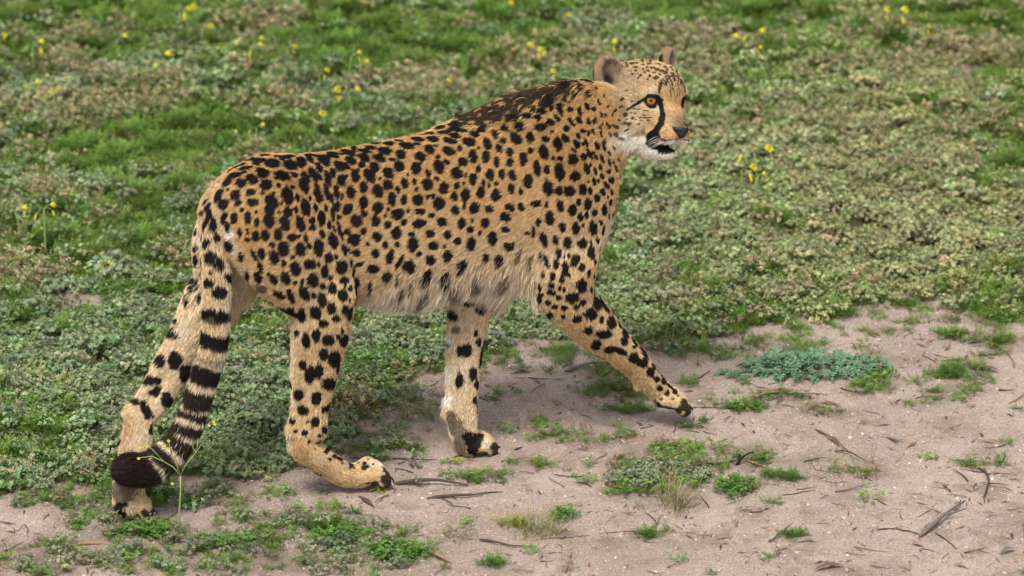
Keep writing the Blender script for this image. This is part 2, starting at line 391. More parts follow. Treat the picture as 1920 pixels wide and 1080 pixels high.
# ------------------------------------------------------------------ coat markings, placed on the skin
TILES = [
 (380,270,6,'''550,175,80,18,-15 640,190,75,22,-15 700,130,60,12,-3 605,237,45,12,5 480,270,80,22,-10 425,250,70,22,-25 350,355,75,30,-15 270,435,60,32,-38 320,300,55,12,-45
780,218,85,45,3 895,175,35,15,5 990,235,80,52,20 1110,205,50,60,-20 960,115,80,18,-5 830,142,40,12,0 680,315,68,48,20 900,360,88,52,20 1035,350,40,28,35 555,395,70,48,30 430,440,58,48,10 715,455,68,55,0
855,467,24,26,0 1010,485,25,22,20 545,543,58,36,-12 670,553,30,20,0 800,555,22,20,0 370,578,50,58,20 560,655,62,40,5 400,665,42,30,-30 440,737,26,24,0 235,677,52,60,5 955,578,60,95,-15 780,645,60,75,-35
1135,470,52,82,-20 1160,370,35,70,-35 1068,600,26,45,-10 1155,710,50,88,-10 962,765,46,58,-15 1050,740,24,42,0 885,670,12,18,0 860,770,18,20,0 600,765,18,22,0 750,750,52,62,-20 750,860,62,72,-5 925,890,48,80,-12 1095,895,45,85,-18
510,828,38,65,0 608,880,28,48,0 355,835,34,65,8 245,830,30,70,15 128,905,48,75,5 80,800,30,90,18 85,700,28,70,30 180,580,40,80,25 40,655,18,50,35 30,910,22,70,15 280,940,26,60,-10 425,990,26,50,5 505,985,14,40,-8
600,1035,44,55,-10 705,1025,45,60,-10 850,1015,46,62,-10 1005,1050,50,40,0 1080,1040,20,25,0 165,1045,38,55,-15 505,1070,35,25,0 475,318,30,14,0 280,510,15,20,40'''),
 (560,250,6,'''45,320,42,60,-10 115,270,65,28,40 170,220,75,14,12 285,300,75,45,32 385,238,65,28,15 325,270,55,18,25 480,238,35,10,15 550,215,90,28,17 620,165,60,14,5 740,200,72,22,8 805,163,62,18,5 865,118,60,16,-5 1015,115,62,22,0
1120,85,70,12,3 965,200,75,38,5 740,272,70,38,20 585,305,62,40,25 905,278,68,36,18 1155,235,55,48,20 1050,295,45,20,5 710,352,36,38,-30 855,380,50,55,-30 1135,370,58,55,0 465,368,70,48,40 545,370,45,22,45 235,385,32,62,-30
385,445,32,50,-15 675,415,16,30,-10 640,480,45,72,-15 800,475,55,78,-25 1010,445,50,65,-25 915,505,18,20,0 90,485,35,75,-30 170,465,45,85,-25 330,505,36,82,-15 245,490,16,40,-25 485,530,45,65,-8 540,490,12,30,-5 735,610,42,62,-12
1005,580,55,55,-40 890,650,55,72,-15 1115,635,28,42,-15 1190,560,35,60,-10 55,595,52,88,-10 205,600,26,45,-35 310,620,26,60,-20 430,655,32,72,-3 590,665,42,70,3 220,705,42,80,-20 325,700,24,75,-28 378,740,18,70,-10 490,720,14,45,3
730,775,45,72,8 1050,735,42,72,5 1185,750,30,60,0 85,830,58,95,-12 125,730,16,30,0 187,835,24,45,-12 307,840,22,50,-10 435,820,34,65,12 550,855,48,62,25 890,835,55,58,0 740,905,42,35,10 1110,905,65,58,-10 1005,850,20,20,-30
255,950,40,85,-3 385,910,24,80,-3 450,940,30,25,20 148,980,32,38,0 648,985,62,62,0 872,985,45,62,0 1005,1030,40,40,0 340,1030,26,50,-10 20,1010,45,80,-10 450,1020,18,45,-25 150,1060,40,35,0 975,920,12,30,25 1185,1000,30,35,0 1110,1070,35,25,0'''),
 (740,220,6,'''75,262,75,16,5 260,245,70,25,5 430,245,65,32,5 545,170,75,20,-3 510,115,60,22,-12 680,120,65,35,-10 660,75,60,25,-15 760,150,60,18,0 400,180,60,14,0 300,165,60,10,-5 145,320,78,35,8 255,300,40,15,5 90,420,68,42,20
290,445,55,50,30 395,360,58,45,20 465,320,30,15,10 615,262,72,32,12 680,208,65,28,5 840,275,68,45,15 900,188,55,35,15 970,140,55,30,15 1045,300,38,65,-20 735,350,28,35,0 605,380,68,48,15 485,445,24,24,0 580,500,45,22,40
880,440,42,72,-12 770,500,50,48,0 1030,445,45,62,5 1175,345,32,55,-20 1130,190,35,50,-20 1150,500,28,58,-3 945,340,15,20,0 60,555,55,52,10 245,570,52,65,-5 500,555,55,75,-15 150,640,12,20,0 380,625,28,42,-20 475,690,35,28,10
700,630,58,65,-5 940,580,28,40,0 1075,645,42,60,-3 800,650,10,30,10 128,745,52,68,-15 225,720,24,38,-10 375,750,60,62,0 245,810,22,28,0 555,800,50,62,8 700,770,35,36,0 880,695,40,62,0 997,735,20,38,0 1145,745,30,22,-5
1060,770,20,22,0 780,740,14,25,0 35,815,30,40,-10 120,925,42,60,5 260,930,58,58,0 370,895,20,28,0 425,885,30,28,-20 500,970,62,65,-10 672,890,40,48,0 795,870,48,65,0 970,840,42,62,0 1140,880,52,62,0 780,990,18,42,5
900,1020,52,55,30 1065,1030,42,42,0 45,1060,50,35,0 150,1050,18,28,0 290,1060,55,35,0 680,1045,42,45,0'''),
 (920,150,5,'''230,355,45,35,-10 480,290,42,28,20 360,343,55,22,0 447,355,28,28,10 545,225,28,70,-30 590,175,35,40,-30 650,285,22,60,-25 660,240,22,28,-20 625,360,20,40,-50 560,400,38,32,20 285,425,42,45,0 150,440,45,35,-15 30,500,45,28,35
725,30,38,28,10 715,180,26,40,-30 800,128,32,24,15 855,75,26,32,-10 915,25,22,22,0 925,135,18,32,-10 745,275,28,28,30 835,290,20,45,-10 905,245,20,40,-25 975,270,12,20,0 470,445,50,35,5 570,490,18,18,0 757,395,20,48,-35
825,375,24,38,-30 918,385,16,30,-10 985,365,8,28,-5 708,455,30,32,-30 240,545,45,62,-35 373,535,36,48,-10 120,570,30,28,20 515,553,38,26,10 630,600,38,62,-20 698,550,30,45,-35 820,525,20,32,-25 865,475,30,18,20 915,500,15,28,-20
958,485,14,26,-20 805,600,28,45,-30 75,645,28,50,-15 180,675,32,38,0 375,660,26,28,0 500,675,40,62,-15 895,590,16,42,-20 1000,615,24,38,-30 860,600,12,20,-30 775,655,12,30,-45 308,735,32,60,0 55,770,22,45,-3 180,775,30,38,0
587,732,20,20,0 652,737,28,24,0 770,745,46,46,0 925,695,20,52,-30 870,722,28,35,-30 1065,630,14,45,-15 1035,505,10,30,-15 435,825,32,68,-8 525,840,24,45,0 645,855,42,78,-10 900,835,28,48,-12 980,855,15,38,-12 935,795,10,18,-10
980,710,14,40,-30 1045,740,16,40,-20 1110,765,12,42,-15 1025,820,16,35,-15 790,900,44,46,0 105,880,28,45,-3 210,895,30,50,-15 350,945,42,60,0 968,950,20,40,-8 1010,945,13,20,0 1045,905,20,25,-40 1085,985,20,40,-35
1130,940,28,30,-40 915,950,8,15,0 540,1010,44,68,-8 640,1035,32,42,0 740,1040,48,48,0 863,1020,34,48,0 930,1040,20,35,0 1050,1050,24,35,-15 1135,1055,12,30,-20 195,1020,32,45,-10 50,1060,40,35,0 55,970,28,18,0 1105,860,20,20,-20 285,1040,18,35,0 1175,830,12,30,-15'''),
 (480,420,6,'''15,155,30,70,-3 105,130,45,62,-10 250,115,45,62,-8 330,25,50,50,0 510,30,42,50,-15 625,75,42,72,-3 740,110,28,52,-8 825,15,25,50,-15 880,55,14,42,-18 950,100,24,75,-22 1030,85,40,35,10 1105,175,72,58,-10 185,235,30,42,-5
310,275,58,80,-10 405,175,46,60,0 482,140,20,25,0 558,160,26,50,-10 600,245,24,42,-5 505,285,55,75,0 705,265,52,95,-5 860,180,45,92,-12 995,285,34,62,-18 1130,320,45,42,20 65,330,38,62,-5 205,380,50,72,-15 315,435,28,42,-5
410,375,22,26,0 605,450,65,52,-8 705,450,14,38,-5 818,378,45,55,0 900,365,22,30,0 448,500,58,70,-15 775,530,40,72,3 960,487,62,75,0 1072,435,14,45,-3 1052,290,10,45,-20 50,480,26,68,-12 835,605,32,25,0 990,630,45,48,35
1095,540,16,70,3 1122,615,12,22,0 25,595,40,60,-20 200,620,38,60,-20 150,560,22,22,30 335,605,50,70,-20 520,638,22,32,0 442,655,20,25,0 640,630,58,75,5 750,695,32,45,0 852,725,46,60,-5 1055,722,28,38,10 1118,735,30,75,12
1000,700,18,15,-20 978,800,52,65,0 548,780,50,75,-25 650,800,28,42,-5 745,850,48,78,-8 1050,850,8,28,5 265,795,75,35,25 395,810,32,85,-20 290,980,32,80,0 385,965,45,30,20 515,1020,45,75,-3 672,1000,55,72,-20
850,945,46,62,5 1008,970,38,55,5 1055,1010,28,85,12 1105,885,10,18,0 900,1060,50,35,0'''),
 (660,400,6,'''50,80,55,60,0 270,85,48,60,0 400,130,38,40,0 510,20,62,45,0 595,97,38,32,-20 755,115,68,50,-15 900,20,35,25,-15 1015,92,52,45,-10 130,200,38,38,0 285,260,45,55,0 500,220,50,65,15 670,232,42,26,-10 885,225,52,42,-15
1075,238,42,45,0 1185,310,40,42,0 35,295,55,50,20 50,440,45,42,15 180,340,24,22,20 268,450,38,55,-15 378,352,30,45,0 510,350,28,32,15 685,350,55,72,10 755,455,42,22,-20 918,362,52,50,-10 1038,365,18,20,-20 430,490,35,80,12
535,545,24,85,32 1075,475,48,65,15 885,525,50,52,0 640,600,68,65,25 855,690,48,62,20 1068,710,50,60,20 240,620,70,42,-5 75,575,50,22,-15 395,710,50,50,0 210,820,26,60,-5 515,745,16,45,-15 675,775,26,40,0 580,860,26,60,15'''),
 (840,380,6,'''75,85,42,52,0 180,30,14,35,0 300,72,50,52,20 460,70,42,45,0 700,50,55,35,30 825,45,32,50,-15 990,10,55,35,0 155,230,40,60,10 270,197,22,25,0 415,220,48,50,15 650,160,58,50,10 250,300,38,36,0 360,335,18,28,10
650,300,48,32,10 1018,215,26,52,10 1143,170,46,75,-8 965,320,22,60,-5 895,340,30,22,0 108,420,42,48,30 258,465,45,68,10 500,395,48,70,0 670,490,40,45,0 1080,415,38,75,-15 425,620,32,48,0 570,640,48,50,0 1040,600,16,50,-3
1108,650,24,75,-25 155,715,45,65,10 730,480,15,50,10 1075,790,18,50,0 1180,820,30,50,0 1160,920,45,28,35 1165,1010,50,32,10'''),
 (1000,340,6,'''165,80,46,82,-8 288,108,34,52,-5 410,110,54,62,0 558,88,38,58,0 635,108,22,42,0 685,15,24,35,-15 820,45,28,48,-40 783,125,26,42,-15 880,120,16,32,-20 717,188,28,50,-5 508,230,26,40,0 612,255,38,62,0 867,230,14,40,3
835,175,7,20,0 35,240,45,60,-20 145,262,20,38,0 305,275,38,70,-12 438,318,40,62,0 688,348,32,42,0 798,320,28,58,0 595,375,25,45,0 530,400,32,42,5 848,388,10,38,5 185,420,45,75,-12 58,460,26,50,5 327,510,32,60,-3
480,525,40,60,-5 670,525,42,75,-12 757,462,22,30,0 783,550,15,55,8 120,660,36,80,-12 250,660,32,52,-3 380,690,42,65,0 550,700,48,55,0 642,680,14,25,0 718,665,20,38,0 560,490,12,22,0 283,805,30,50,-10 650,800,38,68,0
745,745,10,40,10 400,835,18,25,0 350,840,14,18,0 470,890,42,68,28 255,925,30,60,-5 355,955,32,55,-3 540,965,36,42,35 150,895,28,75,-22 690,900,18,42,8 620,1030,18,50,10 675,1065,20,30,0 115,1030,14,50,0 225,1050,28,35,-20
400,1060,24,22,0 80,830,14,50,0'''),
 (350,380,6,'''350,425,40,85,-8 225,455,40,55,20 185,400,20,50,10 470,490,40,65,-25 260,615,62,70,0 365,690,58,70,-10 190,650,30,60,10 610,615,32,48,0 755,580,24,65,-25 690,430,32,45,-15 605,330,26,50,5 830,720,26,65,-10 800,830,50,45,35
683,830,22,60,-5 470,835,45,55,0 275,785,24,24,0 185,810,32,38,0 250,900,58,52,0 370,1005,88,65,0 185,1020,40,50,0 70,650,28,65,0 60,860,60,35,0 60,960,55,28,0 50,310,20,45,10 95,520,25,40,0 180,110,20,40,25'''),
 (440,560,2.7,'''340,83,20,35,-10 410,72,27,35,-15 490,45,24,27,0 445,10,20,25,0 560,55,16,28,5 580,80,14,40,10 510,118,28,34,0 450,123,22,20,0 282,58,20,15,20 238,55,14,30,0 315,175,13,18,0 363,210,19,36,-5 412,185,20,30,0 473,210,29,27,0
557,212,20,32,10 525,192,12,15,0 543,162,9,12,0 452,280,24,28,0 508,305,30,38,10 345,335,18,24,0 383,380,24,42,5 425,365,22,38,10 485,433,33,28,-20 548,345,8,30,10 325,487,24,26,0 415,505,23,32,15 345,562,24,24,0
472,550,13,28,25 448,560,8,18,0 290,620,14,16,0 408,625,20,24,15 370,622,7,9,0 457,665,16,18,0 353,680,17,14,0 310,672,12,8,0 375,722,10,10,0 432,692,12,8,0 468,740,17,13,-20 505,771,14,9,-20 533,813,18,9,25 588,832,12,13,0
480,812,10,6,0 656,835,10,10,0 655,858,14,10,0 675,850,8,6,0 700,838,6,5,0 420,728,12,6,0'''),
 (160,520,2.25,'''312,352,22,25,0 378,350,27,35,0 423,405,22,38,10 300,435,18,16,0 270,435,25,18,-15 300,480,14,24,15 342,515,20,28,10 368,530,14,20,20 255,560,16,40,-25 205,522,20,12,0 278,645,11,20,0 298,632,8,16,0 283,583,7,10,0
360,235,28,22,10 378,185,18,12,0 430,90,16,22,0 445,40,30,20,0 280,485,12,12,0 150,960,25,12,0 140,995,26,16,0
522,22,22,18,0 565,65,36,28,0 495,70,15,16,0 600,5,18,15,0 515,152,32,20,0 575,165,32,24,0'''),
 (760,480,2.571,'''850,143,23,32,0 905,110,16,28,5 880,85,10,28,15 845,50,18,20,30 895,162,9,16,0 945,205,12,22,-15 923,228,20,32,-15 970,255,14,22,-25 805,200,32,24,-15 855,222,16,14,-30 768,248,16,14,0 828,245,18,10,-20 893,280,30,28,-20
945,308,12,18,15 827,303,22,16,-15 996,318,20,30,-10 1032,318,10,12,0 1060,368,20,28,-20 955,378,38,18,0 883,360,22,18,-10 1103,400,10,14,-30 1055,410,18,20,-25 1100,438,9,9,0 920,430,20,24,35 985,452,26,16,-15 1035,458,35,14,25
1145,455,16,24,-25 1100,492,24,24,0 1145,515,26,20,0 1195,520,9,22,-15 1183,560,18,22,-15 1240,572,10,18,-25 1212,593,14,15,0 1243,607,10,14,0 1225,637,15,15,0 1262,660,10,15,0 1270,600,8,12,-30 1285,635,16,7,35 1300,655,15,6,35
755,113,12,24,0 712,137,22,14,30 715,100,16,24,-25 785,105,12,20,10 700,175,18,14,0 740,200,14,14,0 765,163,7,15,0 745,155,7,12,0 690,225,16,12,0 720,243,16,12,0 650,150,8,20,0 695,285,14,18,0 760,290,10,10,0 655,185,14,10,0
770,70,16,24,0 725,40,14,28,0 648,210,12,14,0 310,222,40,20,10 370,245,26,36,20 220,285,30,18,40 340,370,10,16,0 285,455,35,28,-10 355,415,12,22,0 370,460,10,36,5 327,570,18,34,5 262,600,16,34,0 345,620,12,22,0 347,695,10,16,0
300,870,24,26,0 330,895,36,34,0 325,935,24,24,0 360,870,16,16,0 1220,712,16,7,25'''),
]
SOFT = [(660,400,6,'660,940,45,80,25 850,930,60,90,25 1180,820,40,80,0'),
        (840,380,6,'355,870,60,85,0 150,940,65,80,0 655,830,50,85,0 785,600,25,65,20 940,640,20,60,5'),
        (480,420,6,'60,730,60,40,20 80,850,50,50,30'),
        (760,480,2.571,'245,355,18,14,0 205,430,14,12,0 240,830,34,40,0 225,780,24,30,0 265,900,30,60,0'),
        (160,520,2.25,'150,900,60,50,0 160,960,50,40,0')]
# head: tile (1000,60) scale 4; each mark is also mirrored to the far side
HEADSPOTS = (1000,60,4,'''665,507,18,11,-35 660,560,18,7,-40 690,622,17,17,0 745,645,14,12,-20 685,685,13,14,0 720,690,18,13,-25 625,712,20,13,0 570,710,13,17,30 615,590,11,18,30 655,795,36,11,20 620,765,20,17,0 695,735,20,9,-20
790,690,14,7,0 500,540,14,9,-20 540,620,14,13,0 595,620,9,11,0 735,605,7,6,0 762,612,8,6,0 790,580,20,4,0 845,590,28,4,5 830,625,14,5,0 852,643,34,4,0 805,640,12,5,0 862,662,18,4,10 815,662,12,4,0 740,520,12,7,-30 700,440,10,6,-30
738,240,20,11,0 768,265,18,6,0 822,245,12,7,0 825,276,13,7,0 870,238,20,7,0 836,300,12,10,0 806,325,12,9,-20 770,290,11,8,0 876,330,12,13,0 921,347,14,12,0 945,428,9,33,0 895,268,28,8,5 930,282,24,10,10 965,292,20,9,10 992,312,20,8,10
966,372,6,22,-35 984,370,6,30,-32 1006,366,6,32,-32 1026,358,6,28,-28 945,385,6,18,-20 1055,330,20,8,25 1042,425,16,6,30 1060,352,6,20,-25 1000,330,18,7,0 948,318,16,7,15 905,305,14,7,0 862,290,16,7,20 790,345,10,6,-30
1085,395,5,18,-10 1110,385,5,22,-15 1130,410,5,18,-25 1075,335,14,6,30 1095,355,12,5,30 700,218,30,6,5 760,215,30,6,0 820,215,30,6,0 880,218,30,6,5 940,240,24,6,10 990,265,20,6,15 1048,285,14,6,25 1030,455,4,30,-5 700,262,18,7,-20 650,300,12,8,0 745,315,12,7,10 905,345,10,8,0 860,355,9,6,0 1000,300,14,6,30 1035,310,12,6,30 1115,345,10,5,40 780,235,12,6,0 855,262,10,6,0 560,560,12,9,-20 520,690,12,10,0 640,660,11,8,0 700,655,9,7,0 600,700,12,9,-20 575,760,12,10,0 770,655,9,6,0 880,640,14,3,0 900,600,12,3,5 760,575,10,4,0 905,560,9,3,20''')

def sm(x, a, b):
    t = np.clip((x - a) / (b - a), 0, 1); return t * t * (3 - 2 * t)
VL = V
bvh = BVHTree.FromPolygons([tuple(v) for v in V], [tuple(int(i) for i in q) for q in Qd])
def hit(px, py):
    d = ray(px, py)
    loc, nor, idx, dist = bvh.ray_cast(Vector(CAM), Vector(d))
    if loc is None: return None
    nor = np.array(nor)
    if nor @ d > 0: nor = -nor
    return np.array(loc), nor

MARKS = []          # centre, inverse matrix, radius bound, strength, is_head
def add_mark(px, py, rx, ry, rot, strength, mirror=0):
    h = hit(px, py)
    if h is None:                       # at the very outline: move inwards a little
        for dx, dy in ((0, 5), (5, 0), (-5, 0), (5, 5), (0, 9), (9, 3), (-9, 3), (0, -5)):
            h = hit(px + dx, py + dy)
            if h: px += dx; py += dy; break
    if h is None: return
    c, n = h
    out = []
    a = math.radians(rot)
    for ex, ey, r in ((math.cos(a), math.sin(a), rx), (-math.sin(a), math.cos(a), ry)):
        d2 = ray(px + ex * r, py + ey * r)
        den = np.dot(d2, n)
        if abs(den) < .22: den = -.22
        q = CAM + d2 * (np.dot(c - CAM, n) / np.dot(ray(px, py), n) * 0 + np.dot(c - CAM, n) / den)
        v = q - c; v = v - n * np.dot(v, n)
        L = np.linalg.norm(v); m = r / PXM
        if L < m * .8 or not np.isfinite(L):
            v = (ex * cR - ey * cU); v = v - n * np.dot(v, n); v = v / (np.linalg.norm(v) + 1e-9); L = m
        else: v = v / L
        out.append(v * min(L, m * 2.1))
    u, v = out
    if abs(np.dot(unit(u), unit(v))) > .93: v = np.cross(n, unit(u)) * np.linalg.norm(v)
    hgt = max(.012, .8 * min(np.linalg.norm(u), np.linalg.norm(v)))
    M = np.stack([u, v, n * hgt], 1)
    MARKS.append((c, np.linalg.inv(M), max(np.linalg.norm(u), np.linalg.norm(v)) * 1.5, strength))
    if mirror:
        c2 = mirror_head(c); R_ = lambda w: w - 2 * np.dot(w, hL) * hL
        M2 = np.stack([R_(u), R_(v), R_(n) * hgt], 1)
        MARKS.append((c2, np.linalg.inv(M2), MARKS[-1][2], strength))

seen = []
def spots(tile, strength, mirror=0):
    ox, oy, s, txt = tile
    for w in txt.split():
        x, y, rx, ry, rot = [float(q) for q in w.split(',')]
        x = ox + x / s; y = oy + y / s; rx /= s; ry /= s
        if mirror == 0:
            if any(abs(x - a) < .6 * max(rx, 2.2) and abs(y - b) < .6 * max(ry, 2.2) for a, b in seen): continue
            seen.append((x, y))
        g_ = (1.06 + .10 * float(sm(np.array([math.sqrt(rx * ry)]), 4.5, 9)[0])) if mirror == 0 else 1.08; add_mark(x, y, rx * g_ + .5 * (mirror == 0), ry * g_ + .5 * (mirror == 0), rot, strength, mirror)
for t_ in TILES: spots(t_, 1.0)
for t_ in SOFT: spots(t_, .72)
n_body_marks = len(MARKS)
spots(HEADSPOTS, .9, 1)
def stroke(pts, strength=1.0, mirror=1):
    for a, b in zip(pts[:-1], pts[1:]):
        n_ = max(1, int(math.hypot(b[0] - a[0], b[1] - a[1]) / 2.5))
        for i in range(n_):
            t = i / n_
            add_mark(a[0] + (b[0] - a[0]) * t, a[1] + (b[1] - a[1]) * t, a[2] + (b[2] - a[2]) * t, a[2] + (b[2] - a[2]) * t, 0, strength, mirror)
stroke([(1176,206,2.5),(1190,197,3),(1203,189,3),(1212,184,3)])
stroke([(1235,187,7),(1240,196,5),(1241,206,4.4),(1243,217,6.2),(1240,230,6.2),(1234,240,6.5),(1227,250,8.5),(1219,258,9),(1221,268,8),(1231,276,6),(1244,281,4),(1258,281,3)])
stroke([(1234,256,5),(1229,266,6)])
stroke([(1210,185,3),(1216,180,3.5),(1223,179,3.5),(1231,181,4),(1236,187,4.5)])
stroke([(1210,187,2.5),(1214,195,3),(1221,200,3.5),(1230,199,4.5)])
stroke([(1274,260,1.1),(1262,262,1.3),(1248,263,1.5),(1238,259,2)])
stroke([(1263,170,1.0),(1265,184,1.0),(1267,197,.9)], .7)
stroke([(1229,182,4),(1238,188,6),(1236,196,5)])
for (x_, y_) in [(1249,245),(1256,248),(1247,251),(1254,254),(1261,251),(1244,256),(1251,258),(1262,257)]: add_mark(x_, y_, 1.2, .9, 0, .8, 1)
for (x_, y_, a_, b_) in [(600,828,4,4),(590,842,3,3),(630,858,4,3),(641,868,3,3),(655,870,4,3),(664,878,3,3),(671,863,3,2),(690,862,3,2),(612,850,3,3),(1228,752,4,4),(1240,748,4,3),(1252,742,4,3),(1262,748,4,3),(1270,742,3,2),(1234,728,4,4)]:
    add_mark(x_, y_, a_, b_, 0, .8)
MEDGE = len(MARKS)

for (x_, y_, a_, b_, r_) in [(1122,190,3,5,-15),(1133,180,2.5,4,-15),(1128,215,3,6,-15),(1138,232,2.5,6,-20),(1126,240,3,6,-20),(1144,252,2.5,6,-25),(1134,264,3,6,-25),(1151,276,2.5,6,-30),(1142,287,3,6,-25),(1160,300,2,5,-20),(1118,166,3,4,0),(1104,152,4,4,0),(1085,157,5,4,0),(1095,170,3,5,-20),(1070,165,5,4,0),
                            (1112,205,3,5,-20),(1113,228,3,5,-20),(1150,305,2.5,6,-20),(1122,140,3,4,0)]:
    add_mark(x_, y_, a_, b_, r_, .95)
for (x_, y_, a_, b_) in [(722,899,9,9),(731,886,6,8),(1284,760,8,13),(1291,769,9,8),(1264,770,16,5),(934,838,7,10),(272,962,8,7)]:
    add_mark(x_, y_, a_, b_, 0, .95)
def face_noise(p, f, seed=0.0):
    # smooth pseudo noise in space, -1..1
    x, y, z = (p * f).T
    return (np.sin(x * 1.0 + 1.7 * np.sin(y * .9 + seed) + seed) + np.sin(y * 1.3 + 1.9 * np.sin(z * 1.1 + seed * 2) + 2 * seed) + np.sin(z * 1.2 + 1.6 * np.sin(x * .8 + seed * 3))) / 3

# ------------------------------------------------------------------ per vertex: region, hair flow, length
def vertex_fields(Vw):
    Lc = to_local(Vw)
    n = len(Vw)
    best = np.full(n, 9.0); reg = np.zeros(n, int)
    flow = np.zeros((n, 3)); wsum = np.zeros(n)
    for (W, q, k, rg) in CH:
        A = to_local(W[:, :3])
        for i in range(len(W) - 1):
            m = max(W[i, 3], W[i + 1, 3]) + .05
            lo = np.minimum(A[i], A[i + 1]) - m; hi = np.maximum(A[i], A[i + 1]) + m
            s = np.where(np.all((Lc > lo) & (Lc < hi), axis=1))[0]
            if not len(s): continue
            d = seg_dist(Lc[s, 0], Lc[s, 1], Lc[s, 2], A[i], A[i + 1], W[i, 3], W[i + 1, 3], q)
            b = d < best[s]
            best[s[b]] = d[b]; reg[s[b]] = rg
            if rg in (NHIND, FHIND, NFORE, FFORE, TAIL, PAW):
                dr = W[i + 1, :3] - W[i, :3]; dr = dr / (np.linalg.norm(dr) + 1e-9)
                w = np.exp(-np.maximum(d, 0) / .006)
                flow[s] += w[:, None] * dr; wsum[s] += w
    return Lc, best, reg, flow, wsum

vn = np.zeros_like(V)
fn = np.cross(V[Qd[:, 2]] - V[Qd[:, 0]], V[Qd[:, 3]] - V[Qd[:, 1]])
for c_ in range(3):
    for k_ in range(4):
        vn[:, c_] += np.bincount(Qd[:, k_], fn[:, c_], len(V))
vn /= np.linalg.norm(vn, axis=1)[:, None] + 1e-12
cen = V.mean(0)
if np.mean(np.sum(vn * (V - cen), 1)) < 0:
    vn = -vn; body_me.flip_normals()
VLc, vbest, vreg, vflow, vw = vertex_fields(V)


hrel = V - HO
hf_, hl_, hu_ = hrel @ hF, hrel @ hL, hrel @ hU
neckw = sm(-(hf_), .075, .16)                     # 0 on the head, 1 on the neck and body
ishead = (np.linalg.norm(hrel + hF * .03, axis=1) < .15)
isear = np.zeros(len(V), bool); earin = np.zeros(len(V))
for (c, n_, up_, sdv, w_, h_, t_) in EARS:
    r_ = V - c
    e1, e2, e3 = r_ @ n_, r_ @ up_, r_ @ sdv
    m = (np.abs(e1) < t_ * 1.35) & ((e2 / (h_ * 1.08)) ** 2 + (e3 / (w_ * 1.1)) ** 2 < 1) & (e2 > -h_ * .55)
    isear |= m
    inside = m & ((vn @ n_) > .15) & ((e2 / (h_ * .86)) ** 2 + (e3 / (w_ * .84)) ** 2 < 1)
    earin[inside] = 1
z = V[:, 2]
belly_line = .60 - 0.0 * VLc[:, 0]
# body flow: backwards and down
bodydir = -aX * .9 - aZ * .38
fl = np.tile(bodydir, (len(V), 1))
down = sm(-(VLc[:, 2]), -.56, -.44)[:, None]
fl = fl * (1 - down) + (-aZ * .9 - aX * .35) * down
legw = np.clip(vw / (vw + .25), 0, 1)[:, None]
legreg = np.isin(vreg, (NHIND, FHIND, NFORE, FFORE, TAIL, PAW))
vf = vflow / (np.linalg.norm(vflow, axis=1)[:, None] + 1e-9)
low = sm(-z, -.52, -.40)[:, None]
fl = np.where((vreg == TAIL)[:, None] | (vreg == PAW)[:, None], vf, fl * (1 - legw * np.maximum(low, .25)) + (vf - aX * .25) * legw * np.maximum(low, .25))
nosep = HO + hF * .045 - hU * .05
hd = V - nosep
hd = hd / (np.linalg.norm(hd, axis=1)[:, None] + 1e-9)
hd = hd * .9 - hU * .35 - hF * .3
hw = (sm(-np.linalg.norm(V - (HO - hF * .05), axis=1), -.17, -.10))[:, None]
fl = fl * (1 - hw) + hd * hw
for (c, n_, up_, sdv, w_, h_, t_) in EARS:
    r_ = V - c
    m = (np.linalg.norm(r_, axis=1) < h_ * 1.15) & isear
    fl[m] = up_ * .8 + sdv * np.sign(r_[m] @ sdv)[:, None] * .35
# throat / brisket flow straight down
for it in range(14):
    fl /= np.linalg.norm(fl, axis=1)[:, None] + 1e-9
    acc = np.zeros_like(fl)
    for c_ in range(3):
        acc[:, c_] = np.bincount(E[:, 0], fl[E[:, 1], c_], len(V)) + np.bincount(E[:, 1], fl[E[:, 0], c_], len(V))
    fl = .35 * fl + .65 * acc / deg
    fl -= vn * np.sum(fl * vn, 1)[:, None]
fl /= np.linalg.norm(fl, axis=1)[:, None] + 1e-9

# fur length (metres)
ln = np.full(len(V), .0095)
torso = (vreg == TORSO)
x_ = VLc[:, 0]; y_ = VLc[:, 1]
under = sm(-vn[:, 2], -.25, .45) * sm(-z, -.52, -.41) * sm(x_, -.42, -.30) * (1 - sm(x_, .14, .22))
lowside = sm(-z, -.50, -.40) * sm(x_, -.36, -.24) * (1 - sm(x_, .10, .18))
ln = np.where(torso | (vreg == NHIND), ln + .028 * under + .017 * lowside, ln)
# groin and inner thigh
ln += .018 * sm(-z, -.56, -.44) * sm(-x_, .36, .44) * sm(z, .36, .42) * (np.abs(y_) < .05)
# mane along the nape and withers
top = sm(vn[:, 2], .45, .9)
mane = top * sm(x_, -.10, .04) * (1 - sm(x_, .28, .34)) * (1 - ishead) * torso
ln += .022 * mane
ln = np.where(vreg == TAIL, .013 + .004 * sm(-z, -.45, -.15), ln)
leglow = np.isin(vreg, (NHIND, FHIND, NFORE, FFORE)) & (z < .33)
ln = np.where(leglow, .0075, ln)
back_of_leg = leglow & ((vn @ aX) < -.5)
ln = np.where(back_of_leg & (z > .1), .012, ln)
ln = np.where(vreg == PAW, .0036, ln)
hlen = .0048 + .010 * sm(-(hu_), .035, .075) * sm(-(hf_), .005, .05) + .006 * sm(-(hf_), .06, .10)
ln = ln * (1 - hw[:, 0]) + hlen * hw[:, 0]
dl = np.minimum(np.linalg.norm(V - EYE_N, axis=1), np.linalg.norm(V - EYE_F, axis=1))
ln = np.where(dl < .022, .0022, ln)
ln = np.where(isear, .0085, ln)
ln = np.where(isear & (earin > 0), .011, ln)
NOSE_C = Q(1277, 247, 0)
dn = np.linalg.norm(V - NOSE_C, axis=1)
ln = np.where(dn < .03, np.minimum(ln, .0028), ln)
